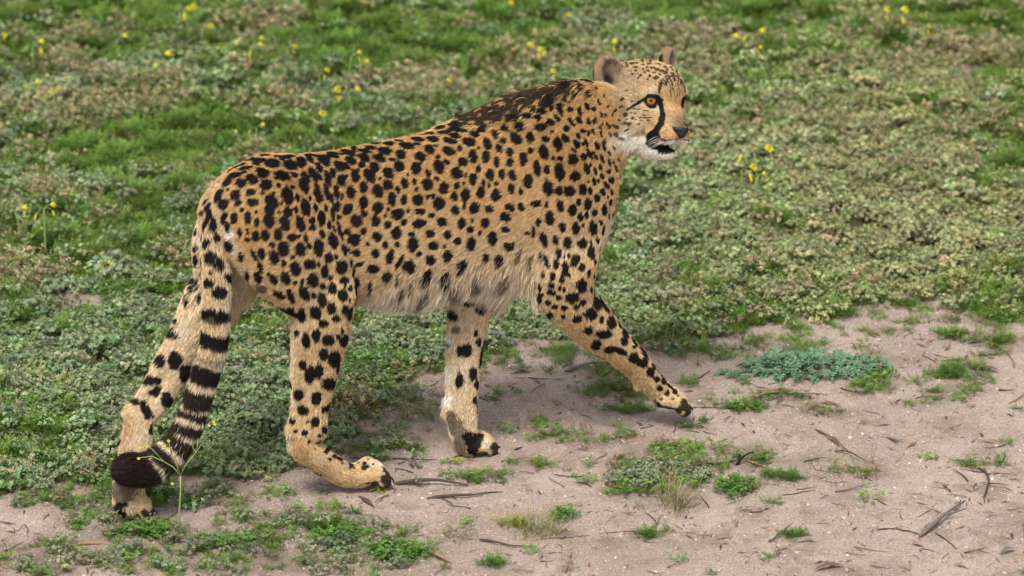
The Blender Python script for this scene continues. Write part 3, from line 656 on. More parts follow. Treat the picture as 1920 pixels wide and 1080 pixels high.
inmouth = (np.abs(hl_) < .026) & (hf_ > -.03) & (hf_ < .06) & (np.abs(vn @ hU) > .3)
for it in range(6):
    acc = np.bincount(E[:, 0], ln[E[:, 1]], len(V)) + np.bincount(E[:, 1], ln[E[:, 0]], len(V))
    ln = .5 * ln + .5 * acc / deg[:, 0]

# ------------------------------------------------------------------ colour of the coat at a point
TAN = np.array([.54, .325, .130]); TAN2 = np.array([.67, .485, .265]); CREAM = np.array([.74, .63, .47]); WHITE = np.array([.86, .82, .76])
BLACK = np.array([.0090, .0068, .0064]); GREY = np.array([.20, .155, .115]); ORANGE = np.array([.46, .26, .10])
def lerp(a, b, t): return a + (b - a) * np.clip(t, 0, 1)[:, None]

HW = []             # white / cream areas on the head: point, radius, colour, strength
for (px, py, r, col, st) in [(1190,275,26,WHITE,1), (1168,262,22,WHITE,.9), (1212,283,22,WHITE,1), (1245,292,20,WHITE,1), (1150,272,20,CREAM,.7), (1232,292,20,WHITE,1),
                             (1250,268,9,WHITE,1), (1260,267,9,WHITE,1), (1240,269,6,CREAM,.9), (1233,207,9,CREAM,.75), (1224,170,10,CREAM,.5), (1210,174,9,CREAM,.45), (1200,225,18,CREAM,.45), (1180,235,20,CREAM,.5),
                             (1266,188,15,ORANGE,.6), (1262,212,13,ORANGE,.35), (1250,160,16,ORANGE,.35)]:
    h = hit(px, py)
    if h: HW.append((h[0], r / PXM, col, st)); HW.append((mirror_head(h[0]), r / PXM, col, st))
for (px, py, r, col, st) in [(1280,267,9,WHITE,1), (1272,268,9,WHITE,1), (1286,262,6,WHITE,.8)]:
    h = hit(px, py)
    if h: HW.append((h[0], r / PXM, col, st))
BODYPATCH = []
for (px, py, r, col, st) in [(440,470,16,CREAM,.8), (428,440,14,WHITE,.8), (405,470,14,CREAM,.1), (378,420,10,WHITE,.8), (372,450,12,WHITE,.6), (455,540,26,CREAM,.7), (460,590,24,CREAM,.8), (560,625,16,CREAM,.5),
                             (842,640,18,WHITE,.75), (840,700,18,WHITE,.8), (838,750,18,WHITE,.7), (842,800,14,WHITE,.6), (870,600,24,CREAM,.25), (868,690,24,CREAM,.35), (1130,680,14,WHITE,.8), (1160,705,12,WHITE,.8), (1095,655,14,CREAM,.7), (1200,735,12,CREAM,.6),
                             (350,620,24,CREAM,.6), (350,700,20,CREAM,.3), (236,800,24,ORANGE,.55), (232,840,18,ORANGE,.4), (565,850,20,ORANGE,.6), (556,835,14,ORANGE,.5), (610,880,22,ORANGE,.2), (700,868,16,CREAM,.9), (715,872,12,CREAM,.9), (914,832,14,CREAM,.9), (1272,735,12,CREAM,.6),
                             (540,880,10,CREAM,.5), (430,560,14,CREAM,.6), (432,640,14,CREAM,.6), (425,700,14,WHITE,.6), (410,760,14,WHITE,.6), (395,800,14,WHITE,.6), (380,640,10,CREAM,.3)]:
    h = hit(px, py)
    if h: BODYPATCH.append((h[0], r / PXM, col, st))
EARSPOT = []
def coat(p, nrm, reg, isear_, earin_, rnd):
    """p positions, nrm normals; returns linear colours"""
    n = len(p)
    L = to_local(p)
    # back darker and more orange, lower flank paler, belly cream to white
    t = sm(-p[:, 2], -.72, -.46)
    col = lerp(np.tile(TAN, (n, 1)), TAN2, t + .25 * face_noise(p, 30, 1.0))
    tor = (reg == TORSO) | (((reg == NHIND) | (reg == FHIND)) & (p[:, 2] > .42))
    b = sm(-p[:, 2], -.50, -.385) * sm(-nrm[:, 2], -.35, .5) * sm(L[:, 0], -.40, -.30) * (1 - .6 * sm(L[:, 0], .12, .2))
    col = lerp(col, CREAM, np.where(tor, b * 1.1, 0))
    col = lerp(col, WHITE, np.where(tor, .8 * sm(-nrm[:, 2], .2, .8) * b, 0))
    col = lerp(col, CREAM, np.where(tor, .45 * sm(-p[:, 2], -.58, -.43) * sm(L[:, 0], -.42, -.25), 0))
    # inner sides of the legs
    legs = np.isin(reg, (NHIND, FHIND, NFORE, FFORE))
    inner = np.where(np.isin(reg, (NHIND, NFORE)), nrm @ aY, -(nrm @ aY))
    col = lerp(col, CREAM, np.where(legs, .45 * sm(inner, .1, .7), 0))
    col = lerp(col, CREAM, np.where(legs, .35 * sm(-(nrm @ aX), .5, .9), 0))
    # tail: tan above, white below and behind the rings lower down
    tl = reg == TAIL
    col = lerp(col, CREAM, np.where(tl, .25 + .6 * sm(nrm @ aX, -.2, .6) + .5 * sm(-p[:, 2], -.40, -.25), 0))
    # throat and chest front
    hr = p - HO
    a_, l_, u_ = hr @ hF, hr @ hL, hr @ hU
    col = lerp(col, CREAM, .7 * sm(-nrm[:, 2], .15, .7) * sm(L[:, 0], .1, .2) * sm(p[:, 2], .5, .6))
    headw = sm(-np.linalg.norm(p - (HO - hF * .05), axis=1), -.14, -.10)
    col = lerp(col, TAN2 * .97, headw * .75)
    col = lerp(col, WHITE, headw * sm(-u_, .075, .10))
    for (c, r, cc, st) in HW + BODYPATCH:
        d = np.linalg.norm(p - c, axis=1) / r
        m = np.where(d < 1.6)[0]
        if len(m):
            w = st * (1 - sm(d[m] + .15 * face_noise(p[m], 260, 2.0), .45, 1.35))
            col[m] = lerp(col[m], cc, w)
    # greyer hair where the cheek meets the neck, warmer bridge of the nose
    col = lerp(col, np.array([.46, .36, .25]), .5 * sm(-np.linalg.norm(p - (HO - hF * .075 - hL * .05 - hU * .01), axis=1), -.075, -.045))
    mot = headw * sm(u_, .018, .040) * sm(face_noise(p, 760, 4.0) + .5 * face_noise(p, 1500, 2.0), .28, .62)
    col = lerp(col, np.array([.13, .085, .05]), .75 * mot)
    mot2 = headw * (1 - sm(u_, .0, .03)) * sm(u_, -.07, -.04) * sm(face_noise(p, 900, 6.0), .35, .7) * sm(-a_, -.02, .02)
    col = lerp(col, np.array([.16, .11, .07]), .5 * mot2)
    # grey saddle over the muzzle above the nose
    d = np.linalg.norm(p - (NOSE_C + hU * .018 - hF * .006), axis=1)
    col = lerp(col, GREY * .8, .6 * (1 - sm(d, .010, .024)))
    col = col * (1 - .13 * headw * (1 - sm(-u_, .045, .075)))[:, None]
    # light ticking in the coat
    col = col * ((1 + .80 * (rnd - .5)) * (1 + .20 * face_noise(p, 560, 6.0) + .12 * face_noise(p, 230, 8.0)))[:, None]
    return col

TAILW = np.array([P(a[0], a[1], a[2]) for a in TAILPTS]); TAILARC = np.concatenate([[0], np.cumsum([math.hypot(b[0] - a[0], b[1] - a[1]) for a, b in zip(TAILPTS[:-1], TAILPTS[1:])])])
BANDS = [(232, 8, .85), (281, 15, 1), (318, 6, .5), (347, 18, 1), (396, 14, 1), (424, 9, 1), (454, 11, 1), (486, 14, 1), (531, 19, 1), (604, 46, 1)]
def tail_mask(p):
    d0 = np.full(len(p), 9.0); s0 = np.zeros(len(p))
    for i in range(len(TAILW) - 1):
        a, b = TAILW[i], TAILW[i + 1]; ab = b - a
        t = np.clip((p - a) @ ab / (ab @ ab), 0, 1.8 if i == len(TAILW) - 2 else 1)
        d = np.linalg.norm(p - a - t[:, None] * ab, axis=1); m = d < d0
        d0[m] = d[m]; s0[m] = TAILARC[i] + t[m] * (TAILARC[i + 1] - TAILARC[i])
    s0 = s0 + 7 * face_noise(p, 45, 3.3) + 2 * face_noise(p, 210, 1.3)
    w = np.zeros(len(p))
    for c, h_, st in BANDS:
        w = np.maximum(w, st * (1 - sm(np.abs(s0 - c), h_ - 2.0, h_ + 2.5)))
    return w
def mark_mask(p, rnd):
    w = np.zeros(len(p))
    order = np.argsort(p[:, 0]); xs = p[order, 0]
    wob = .16 * face_noise(p, 330, 5.0) + .10 * face_noise(p, 800, 9.0)
    for (c, Mi, R_, st) in MARKS:
        i0, i1 = np.searchsorted(xs, (c[0] - R_, c[0] + R_))
        s = order[i0:i1]
        dp = p[s] - c
        k_ = np.abs(dp[:, 2]) < R_
        s = s[k_]; dp = dp[k_]
        if not len(s): continue
        q = dp @ Mi.T
        d = np.sqrt(np.sum(q * q, 1)) + wob[s]
        m = st * (1 - sm(d + .25 * (rnd[s] - .5), .90, 1.10))
        w[s] = np.maximum(w[s], m)
    return w

# spots on what the camera does not see: thrown evenly over the skin
vis = np.zeros(len(V), bool)
tocam = CAM - V; tocam /= np.linalg.norm(tocam, axis=1)[:, None]
facing = np.sum(vn * tocam, 1) > .12
cand = np.where(facing)[0]
for i in cand[::1]:
    pass
hidden = np.where(~facing)[0]
mk = mark_mask(V, np.full(len(V), .5)) if False else None
centres = [m[0] for m in MARKS]
kd = KDTree(len(centres) + 3000); 
pts_ = list(centres)
grid_ = {}
def gkey(p): return (int(p[0] // .03), int(p[1] // .03), int(p[2] // .03))
for p in pts_: grid_.setdefault(gkey(p), []).append(p)
def near_any(p, r):
    k = gkey(p)
    for i in (-1, 0, 1):
        for j in (-1, 0, 1):
            for l in (-1, 0, 1):
                for q in grid_.get((k[0] + i, k[1] + j, k[2] + l), ()):
                    if (p[0] - q[0]) ** 2 + (p[1] - q[1]) ** 2 + (p[2] - q[2]) ** 2 < r * r: return True
    return False
rs = np.random.default_rng(3)
perm = rs.permutation(hidden)[:26000]
for i in perm:
    p = V[i]
    if ishead[i] or isear[i] or vreg[i] == PAW or p[2] < .05: continue
    if under[i] > .5: continue
    r0 = .0265 if rs.random() < .75 else .021
    if vreg[i] != TORSO and p[2] < .45: r0 *= .85
    if near_any(p, r0): continue
    grid_.setdefault(gkey(p), []).append(p)
    n_ = vn[i]; f_ = fl[i]; s_ = np.cross(n_, f_)
    a_ = (.0105 if r0 > .022 else .0055) * rs.uniform(.8, 1.15); b_ = a_ * rs.uniform(.65, .95)
    MARKS.append((p, np.linalg.inv(np.stack([f_ * a_, s_ * b_, n_ * .012], 1)), a_ * 1.5, 1.0))
print('marks', len(MARKS), 't', round(time.time() - T0, 1))

# ------------------------------------------------------------------ coat colours on the skin and on the hair
# dark mane hairs along nape and withers
MANE = [np.array(P(x, y, s)) for x, y, s in [(862,222,0),(885,216,0),(905,204,0),(925,192,0),(945,184,0),(965,180,0),(985,178,0),(1005,176,0),(1025,172,0),(1045,168,0),(1065,160,0)]]
def mane_mask(p, rnd):
    w = np.zeros(len(p))
    for i, c in enumerate(MANE):
        d = np.linalg.norm((p - c) * np.array([1, .8, 1]), axis=1)
        r = [.020, .028, .042, .050, .050, .046, .042, .036, .030, .026, .022][i]
        w = np.maximum(w, 1 - sm(d + .010 * face_noise(p, 160, 3.0), r * .70, r * 1.30))
    return w

def full_colour(p, nrm, reg, er, ei, rnd, rnd2):
    col = coat(p, nrm, reg, er, ei, rnd)
    mm = mane_mask(p, rnd); mm = np.clip(mm * (1.06 + .75 * face_noise(p, 230, 2.7) + .35 * face_noise(p, 520, 1.7)), 0, 1)
    col = lerp(col, np.array([.034, .023, .017]), (rnd2 < mm * 1.05) * .97)
    w = mark_mask(p, rnd2)
    tm_ = reg == TAIL
    if tm_.any(): w[tm_] = np.maximum(w[tm_], tail_mask(p[tm_]) * (rnd2[tm_] < .999))
    w = np.maximum(w, ((reg == PAW) & (nrm[:, 2] < -.55)) * .9)
    for (tp, td, tr) in TOES:
        q = p - tp
        m_ = np.linalg.norm(q, axis=1) / (tr * 1.75) + .8 * np.clip(.35 - (q @ td) / tr, 0, 2)
        w = np.maximum(w, (1 - sm(m_ + .3 * (rnd2 - .5), .75, 1.05)) * .95)
    dark = BLACK[None] * (1 + .9 * rnd[:, None])
    dark = np.where((reg == TAIL)[:, None] & (p[:, 2:3] < .30), np.array([[.026, .016, .012]]) * (.5 + 1.3 * rnd[:, None]), dark)
    col = col * (1 - w[:, None]) + dark * w[:, None]
    # mouth lining, lids, lips
    hr = p - HO; a_, l_, u_ = hr @ hF, hr @ hL, hr @ hU
    for c, n_, up_, sdv, w_, h_, t_ in EARS:
        r_ = p - c; e1, e2, e3 = r_ @ n_, r_ @ up_, r_ @ sdv
        m = er & (np.abs(e1) < t_ * 1.6) & ((e2 / (h_ * 1.15)) ** 2 + (e3 / (w_ * 1.2)) ** 2 < 1)
        rad = np.sqrt((e2 / h_) ** 2 + (e3 / w_) ** 2)
        ins = m & (ei > 0)
        ce = np.tile(np.array([.30, .22, .15]), (len(p), 1))
        ce = lerp(ce, np.array([.025, .020, .018]), (1 - sm(np.hypot((e2 + h_ * .22) / h_, (e3 - w_ * .10) / w_), .22, .62)))
        ce = lerp(ce, np.array([.50, .44, .37]), .8 * (rnd2 < .30) * sm(rad, .25, .5))
        col[ins] = ce[ins]
        outs = m & ~(ei > 0)
        bk = lerp(np.tile(np.array([.36, .235, .13]), (len(p), 1)), BLACK * 1.5, sm(-(nrm @ n_), .0, .4) * sm(-e2, -h_ * .62, -h_ * .4) * sm(e2, -h_ * .55, -h_ * .35))
        col[outs] = bk[outs]
    return col

vr = rng.random(len(V)); vr2 = np.full(len(V), .5)
vcol = full_colour(V, vn, vreg, isear, earin, np.full(len(V), .5), vr2)
mo_ = (V - Q(1250, 278, -6)); lip = (np.abs(hl_) < .0235) & (hf_ > -.035) & (mo_ @ hF < .0165) & (np.abs(mo_ @ hU) < .0062)
vcol[lip] = BLACK * 1.3
ca = body_me.color_attributes.new('coat', 'FLOAT_COLOR', 'POINT')
ca.data.foreach_set('color', np.concatenate([vcol * .75, np.ones((len(V), 1))], 1).astype(np.float32).ravel())

# hair roots spread over the quads
hairless = (dl < .0125) | lip
tri = np.concatenate([Qd[:, [0, 1, 2]], Qd[:, [0, 2, 3]]])
ta = .5 * np.linalg.norm(np.cross(V[tri[:, 1]] - V[tri[:, 0]], V[tri[:, 2]] - V[tri[:, 0]]), axis=1)
dens = np.ones(len(V))
dens[ishead] = 2.2
dens[vreg == PAW] = 1.7
seen_side = np.sum(vn * tocam, 1) > -.25
dens[~seen_side] *= .45
dens[hairless] = 0
NH = HAIRS
wt = ta * dens[tri].mean(1)
wt[np.any(hairless[tri], axis=1)] = 0
cs = np.cumsum(wt); tix = np.searchsorted(cs, rng.random(NH) * cs[-1])
r1, r2 = rng.random((2, NH)); sq = np.sqrt(r1)
bc = np.stack([1 - sq, sq * (1 - r2), sq * r2], 1)
T = tri[tix]
def ipol(A):
    return sum(A[T[:, i]] * (bc[:, i][:, None] if A.ndim == 2 else bc[:, i]) for i in range(3))
root = ipol(V); hn = ipol(vn); hn /= np.linalg.norm(hn, axis=1)[:, None]
hdir = ipol(fl); hdir -= hn * np.sum(hdir * hn, 1)[:, None]; hdir /= np.linalg.norm(hdir, axis=1)[:, None] + 1e-9
hl = ipol(ln)
hreg = vreg[T[:, 0]]; her = isear[T[:, 0]]; hei = earin[T[:, 0]]
r3 = rng.random(NH); r4 = rng.random(NH)
side = np.cross(hn, hdir)
long_ = sm(hl, .012, .030)
clump = face_noise(root, 420, 1.3) * .16 + face_noise(root, 130, 4.4) * .20
sw = clump * (1 + 1.2 * long_) + rng.normal(0, .17, NH) * (1 - .3 * long_)
lift = .30 + .10 * face_noise(root, 240, 7.7) + rng.normal(0, .09, NH)
lift = np.where(hreg == TAIL, lift * .8 + .30, lift); sw = np.where(hreg == TAIL, sw * .5, sw)
lift += .42 * sm(mane[T[:, 0]], .1, .7)
lift -= .08 * ishead[T[:, 0]]
lift = np.clip(lift, .08, 1.1)
hlen_ = hl * (.72 + .5 * r3 ** 1.5) * (1 + .25 * long_ * face_noise(root, 60, 2.2))
stray = rng.random(NH) < .02
hlen_ = np.where(stray, hlen_ * 1.35, hlen_); lift = np.where(stray, lift + .25, lift)
NP = 4
pts = np.zeros((NH, NP, 3), np.float32)
pts[:, 0] = root - hn * .0006
cur = root.copy(); step = hlen_ / (NP - 1)
for k in range(1, NP):
    f = (k - .5) / (NP - 1)
    d = hdir * 1.0 + hn * (lift * (1.25 - 1.1 * f))[:, None] + side * (sw * (.5 + f))[:, None]
    d = d + np.array([0, 0, -1.0]) * (long_ * f * .9)[:, None]
    if k >= 2: d = d + rng.normal(0, .07, (NH, 3)) * (1 + .6 * long_[:, None])
    d /= np.linalg.norm(d, axis=1)[:, None]
    cur = cur + d * step[:, None]
    pts[:, k] = cur
mid = (pts[:, 1] * .45 + pts[:, 2] * .55).astype(float)
cpos = np.where((long_ > .35)[:, None], root * .6 + mid * .4, mid)
hcol = full_colour(cpos, hn, hreg, her, hei, r4, r3)
# long pale guard hairs lose the spot colour towards the belly edge
pale = (rng.random(NH) < .28 * long_) & (hcol.mean(1) < .05) & (root[:, 2] < .56) & (hreg == TORSO)
hcol[pale] = CREAM * .8
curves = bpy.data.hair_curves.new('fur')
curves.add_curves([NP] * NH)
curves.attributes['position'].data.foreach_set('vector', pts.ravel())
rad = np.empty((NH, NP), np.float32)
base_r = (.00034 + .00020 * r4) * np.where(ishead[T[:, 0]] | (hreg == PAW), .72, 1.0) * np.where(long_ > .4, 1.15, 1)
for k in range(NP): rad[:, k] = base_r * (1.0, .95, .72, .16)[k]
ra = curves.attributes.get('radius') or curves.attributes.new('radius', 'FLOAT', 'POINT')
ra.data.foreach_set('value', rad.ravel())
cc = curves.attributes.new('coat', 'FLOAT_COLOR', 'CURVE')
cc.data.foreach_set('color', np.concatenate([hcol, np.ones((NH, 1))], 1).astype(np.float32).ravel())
print('hairs', NH, 't', round(time.time() - T0, 1))

def material(name):
    m = bpy.data.materials.new(name); m.use_nodes = True
    nt = m.node_tree; return m, nt, nt.nodes['Principled BSDF']
fur_m, nt, bs = material('fur')
at = nt.nodes.new('ShaderNodeAttribute'); at.attribute_name = 'coat'
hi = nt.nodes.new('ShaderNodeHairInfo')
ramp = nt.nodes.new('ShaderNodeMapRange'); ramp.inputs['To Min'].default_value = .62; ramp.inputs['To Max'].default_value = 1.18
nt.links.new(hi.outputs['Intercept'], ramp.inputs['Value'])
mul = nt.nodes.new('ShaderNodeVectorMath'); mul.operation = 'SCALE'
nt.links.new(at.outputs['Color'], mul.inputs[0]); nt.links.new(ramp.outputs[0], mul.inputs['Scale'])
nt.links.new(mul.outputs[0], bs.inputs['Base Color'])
bs.inputs['Roughness'].default_value = .55
bs.inputs['Specular IOR Level'].default_value = .16
skin_m, nt, bs = material('skin')
at = nt.nodes.new('ShaderNodeAttribute'); at.attribute_name = 'coat'
nt.links.new(at.outputs['Color'], bs.inputs['Base Color']); bs.inputs['Roughness'].default_value = .7
bs.inputs['Specular IOR Level'].default_value = .2
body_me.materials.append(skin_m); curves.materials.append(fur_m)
scene.cycles_curves.shape = 'RIBBONS'
scene.cycles_curves.subdivisions = 2

# ------------------------------------------------------------------ helpers for things
def link(o, parent=None):
    scene.collection.objects.link(o)
    if parent is not None: o.parent = parent
    return o
def tag(o, label=None, cat=None, group=None, kind=None):
    if label: o['label'] = label
    if cat: o['category'] = cat
    if group: o['group'] = group
    if kind: o['kind'] = kind
    return o
def empty(name, loc):
    o = bpy.data.objects.new(name, None); o.location = loc; o.empty_display_size = .02
    return link(o)
def attach(o, parent):                       # parent without moving
    o.parent = parent
    o.matrix_parent_inverse = Vector((0, 0, 0)) and o.matrix_parent_inverse or o.matrix_parent_inverse
    return o

# ------------------------------------------------------------------ ground map
def gxy(px, py): 
    p = G(px, py); return float(p[0]), float(p[1])
EDGE_PX = [(-900,990),(-300,960),(0,925),(60,912),(200,905),(420,902),(540,898),(590,868),(640,815),(700,775),(730,720),(790,672),(880,655),(1000,640),(1150,634),(1300,622),(1450,604),(1600,590),(1700,578),(1760,566),(1850,576),(1920,590),(2300,570),(2900,540)]
EDGE = np.array([gxy(*p) for p in EDGE_PX])
def n2(x, y, f, s=0.0):
    return (np.sin(x * f + 1.9 * np.sin(y * f * .83 + s) + s) + np.sin(y * f * 1.17 + 1.7 * np.sin(x * f * .71 + 2 * s) + 1.3 * s) + np.sin((x + y) * f * .77 + 1.5 * np.sin((x - y) * f * .9 + s))) / 3
def side_of_path(x, y):                      # >0 on the planted side, metres along y
    ye = np.interp(x, EDGE[:, 0], EDGE[:, 1])
    return y - ye - .04 * np.sin(x * 9) + .05 * n2(x, y, 13, 31.) + .045 * n2(x, y, 31, 33.)
def n2(x, y, f, s=0.0):
    return (np.sin(x * f + 1.9 * np.sin(y * f * .83 + s) + s) + np.sin(y * f * 1.17 + 1.7 * np.sin(x * f * .71 + 2 * s) + 1.3 * s) + np.sin((x + y) * f * .77 + 1.5 * np.sin((x - y) * f * .9 + s))) / 3
def fbm(x, y, f, s=0.0):
    return .5 * n2(x, y, f, s) + .3 * n2(x, y, f * 2.3, s + 1) + .2 * n2(x, y, f * 5.1, s + 2)
PAWS = [(.5 * (TOES[i][0][0] + TOES[i + 3][0][0]) - .03, .5 * (TOES[i][0][1] + TOES[i + 3][0][1]) - .01) for i in (0, 4, 12)]
class Ell:
    def __init__(self, px, py, rx, ry):
        self.x, self.y = gxy(px, py)
        x2, _ = gxy(px + rx, py); self.a = abs(x2 - self.x)
        _, y2 = gxy(px, py - ry); self.b = abs(y2 - self.y)
    def w(self, x, y, wob=.3):
        d = np.sqrt(((x - self.x) / self.a) ** 2 + ((y - self.y) / self.b) ** 2)
        d = d + wob * n2(x, y, 38, self.x * 7) + wob * .6 * n2(x, y, 90, self.y * 5)
        return np.clip(1.35 - d, 0, 1)
WEEDS = [Ell(*e) for e in [(70,1040,120,30),(230,1000,130,34),(330,1050,200,34),(500,1055,130,30),(560,985,120,28),(640,1040,150,40),(440,935,70,18),(330,935,60,20),(130,935,110,26),(740,1035,60,26),
                           (905,890,75,16),(1010,815,95,14),(1030,790,40,8),(1120,830,80,14),(1250,880,120,40),(1200,915,90,26),(1380,915,36,16),(1400,850,70,24),(1130,700,60,16),(1160,735,60,14),(1400,765,52,10),
                           (1480,745,60,9),(1640,725,50,20),(1790,700,52,18),(1860,640,60,20),(1780,625,34,9),(1830,600,60,8),(1350,660,90,16),(1450,655,60,14),(1040,655,70,12),(900,670,80,12),(760,760,60,26),(720,830,60,24),(700,860,40,14),
                           (1800,735,60,16),(1740,755,70,10),(1850,870,40,8),(1620,885,50,9),(1000,870,50,9),(780,905,30,8),(1190,765,60,10),(1300,800,40,8),(1560,775,60,10),(1100,660,60,10),(1250,640,60,12)]]
BARE = [Ell(*e) for e in [(150,585,75,20),(760,50,70,9),(870,42,60,7),(1840,150,90,10),(1690,500,20,8),(290,398,40,8),(1370,480,30,5)]]
GREYZ = [Ell(*e) for e in [(140,720,260,110),(420,800,220,110),(1450,440,330,110),(1750,430,240,90),(1350,260,140,60),(950,610,240,50),(1620,300,200,60),(1500,210,120,30),(760,620,120,60)]]
GREENZ = [Ell(*e) for e in [(120,25,160,30),(260,60,300,60),(700,35,200,36),(1000,30,160,30),(180,470,170,60),(620,100,160,50),(330,280,240,60),(950,110,120,50),(1350,30,180,30),(1740,60,140,40),(60,860,80,30),(1320,70,60,20)]]
DRYZ = [Ell(*e) for e in [(150,95,100,20),(120,225,150,34),(260,205,130,34),(480,60,100,24),(500,230,90,30),(820,190,140,30),(1000,140,90,30),(1700,255,160,24),(1340,95,80,24),(1640,85,70,20),(1800,130,130,26),(40,540,60,24),(100,400,90,24)]]

def ground_h(x, y):
    s = np.clip(side_of_path(x, y) / .25, 0, 1)
    h = .004 * n2(x, y, 7, .3) + .0022 * n2(x, y, 31, 1.1) + .0012 * n2(x, y, 83, 2.2)
    h = h * np.clip(1.0 - np.exp(-((x + .25) ** 2) / 2.2) * .35, 0, 1)
    for (px_, py_) in PAWS:
        d_ = np.hypot(x - px_, y - py_); h = h + .006 * np.exp(-((d_ - .062) / .018) ** 2)
    return h + s * (.014 + .014 * fbm(x, y, 6, 4.0) + .018 * n2(x, y, 34, 9.0) + .007 * n2(x, y, 70, 3.0))
def glines(lo, hi, fine, far):
    a = list(np.arange(lo, hi, fine)); st = fine; v = a[-1]
    while v < far: st *= 1.22; v += st; a.append(v)
    st = fine; v = a[0]; b = []
    while v > -far: st *= 1.22; v -= st; b.append(v)
    return np.array(b[::-1] + a)
X_, Y_ = glines(-1.7, 1.7, .011, 600), glines(-1.7, 3.6, .016, 600)
XX, YY = np.meshgrid(X_, Y_, indexing='ij')
ZZ = ground_h(XX, YY)
far_ = np.maximum(np.abs(XX), np.abs(YY)) > 12
ZZ = np.where(far_, 0, ZZ)
near_ = side_of_path(XX, YY)
rough = rng.normal(0, 1, XX.shape)
ZZ = ZZ + np.where((np.abs(XX) < 1.75) & (YY < 3.6) & (YY > -1.8), rough * .0011 + .0011 * n2(XX, YY, 190, .5), 0)
nxg, nyg = XX.shape
ids = np.arange(nxg * nyg).reshape(nxg, nyg)
gq = np.stack([ids[:-1, :-1], ids[1:, :-1], ids[1:, 1:], ids[:-1, 1:]], -1).reshape(-1, 4)
g_me = mesh_from('ground', np.stack([XX, YY, ZZ], -1).reshape(-1, 3), gq)
soil = np.clip(side_of_path(XX, YY) / .12 + .3 * n2(XX, YY, 40), 0, 1)
for e in BARE: soil = soil * (1 - .75 * e.w(XX, YY))
pathweed = np.zeros_like(XX)
for e in WEEDS: pathweed = np.maximum(pathweed, e.w(XX, YY))
soil = np.maximum(soil, .35 * pathweed)
at_ = g_me.attributes.new('soil', 'FLOAT', 'POINT'); at_.data.foreach_set('value', soil.astype(np.float32).ravel())
ground = link(bpy.data.objects.new('ground', g_me)); tag(ground, kind='structure')

gm, nt, bs = material('sandy_soil')
N = nt.nodes; Lk = nt.links.new
tc = N.new('ShaderNodeTexCoord')
def noise(scale, detail=4, rough_=.6, ntree=None, vec=None):
    q = (ntree or nt).nodes.new('ShaderNodeTexNoise'); q.inputs['Scale'].default_value = scale; q.inputs['Detail'].default_value = detail; q.inputs['Roughness'].default_value = rough_
    (ntree or nt).links.new(vec if vec is not None else tc.outputs['Object'], q.inputs['Vector']); return q
def mixc(a, b, f):
    m = N.new('ShaderNodeMix'); m.data_type = 'RGBA'
    for s_, v_ in ((6, a), (7, b)):
        if isinstance(v_, tuple): m.inputs[s_].default_value = (*v_, 1)
        else: Lk(v_, m.inputs[s_])
    if isinstance(f, float): m.inputs[0].default_value = f
    else: Lk(f, m.inputs[0])
    return m.outputs[2]
def remap(v, a, b, c=0.0, d=1.0):
    m = N.new('ShaderNodeMapRange'); m.inputs['From Min'].default_value = a; m.inputs['From Max'].default_value = b
    m.inputs['To Min'].default_value = c; m.inputs['To Max'].default_value = d; Lk(v, m.inputs['Value']); return m.outputs[0]
n_big = noise(3.0, 5); n_mid = noise(28, 5); n_fine = noise(210, 3, .75); n_grit = noise(620, 2, .8)
c1 = mixc((.34, .268, .222), (.49, .395, .335), remap(n_big.outputs['Fac'], .38, .62))
c2 = mixc(c1, (.40, .29, .225), remap(n_mid.outputs['Fac'], .45, .68, 0, .7))
c3 = mixc(c2, (.68, .56, .49), remap(n_fine.outputs['Fac'], .52, .62, 0, .75))
n_peb = noise(150, 3, .75)
c3 = mixc(c3, (.20, .14, .11), remap(n_peb.outputs['Fac'], .54, .67, 0, .7))
c4 = mixc(c3, (.17, .12, .095), remap(n_grit.outputs['Fac'], .56, .68, 0, .45))
crust = noise(5.5, 6, .72)
c4 = mixc(c4, (.20, .155, .105), remap(crust.outputs['Fac'], .50, .64, 0, .62))
sa = N.new('ShaderNodeAttribute'); sa.attribute_name = 'soil'
dk = mixc((.10, .075, .045), (.055, .06, .025), remap(noise(45).outputs['Fac'], .4, .6))
c5 = mixc(c4, dk, sa.outputs['Fac'])
Lk(c5, bs.inputs['Base Color']); bs.inputs['Roughness'].default_value = .95; bs.inputs['Specular IOR Level'].default_value = .15
bp = N.new('ShaderNodeBump'); bp.inputs['Strength'].default_value = .8; bp.inputs['Distance'].default_value = .003
addn = N.new('ShaderNodeMath'); addn.operation = 'ADD'; Lk(n_fine.outputs['Fac'], addn.inputs[0]); Lk(n_grit.outputs['Fac'], addn.inputs[1])
Lk(addn.outputs[0], bp.inputs['Height']); Lk(bp.outputs[0], bs.inputs['Normal'])
g_me.materials.append(gm)

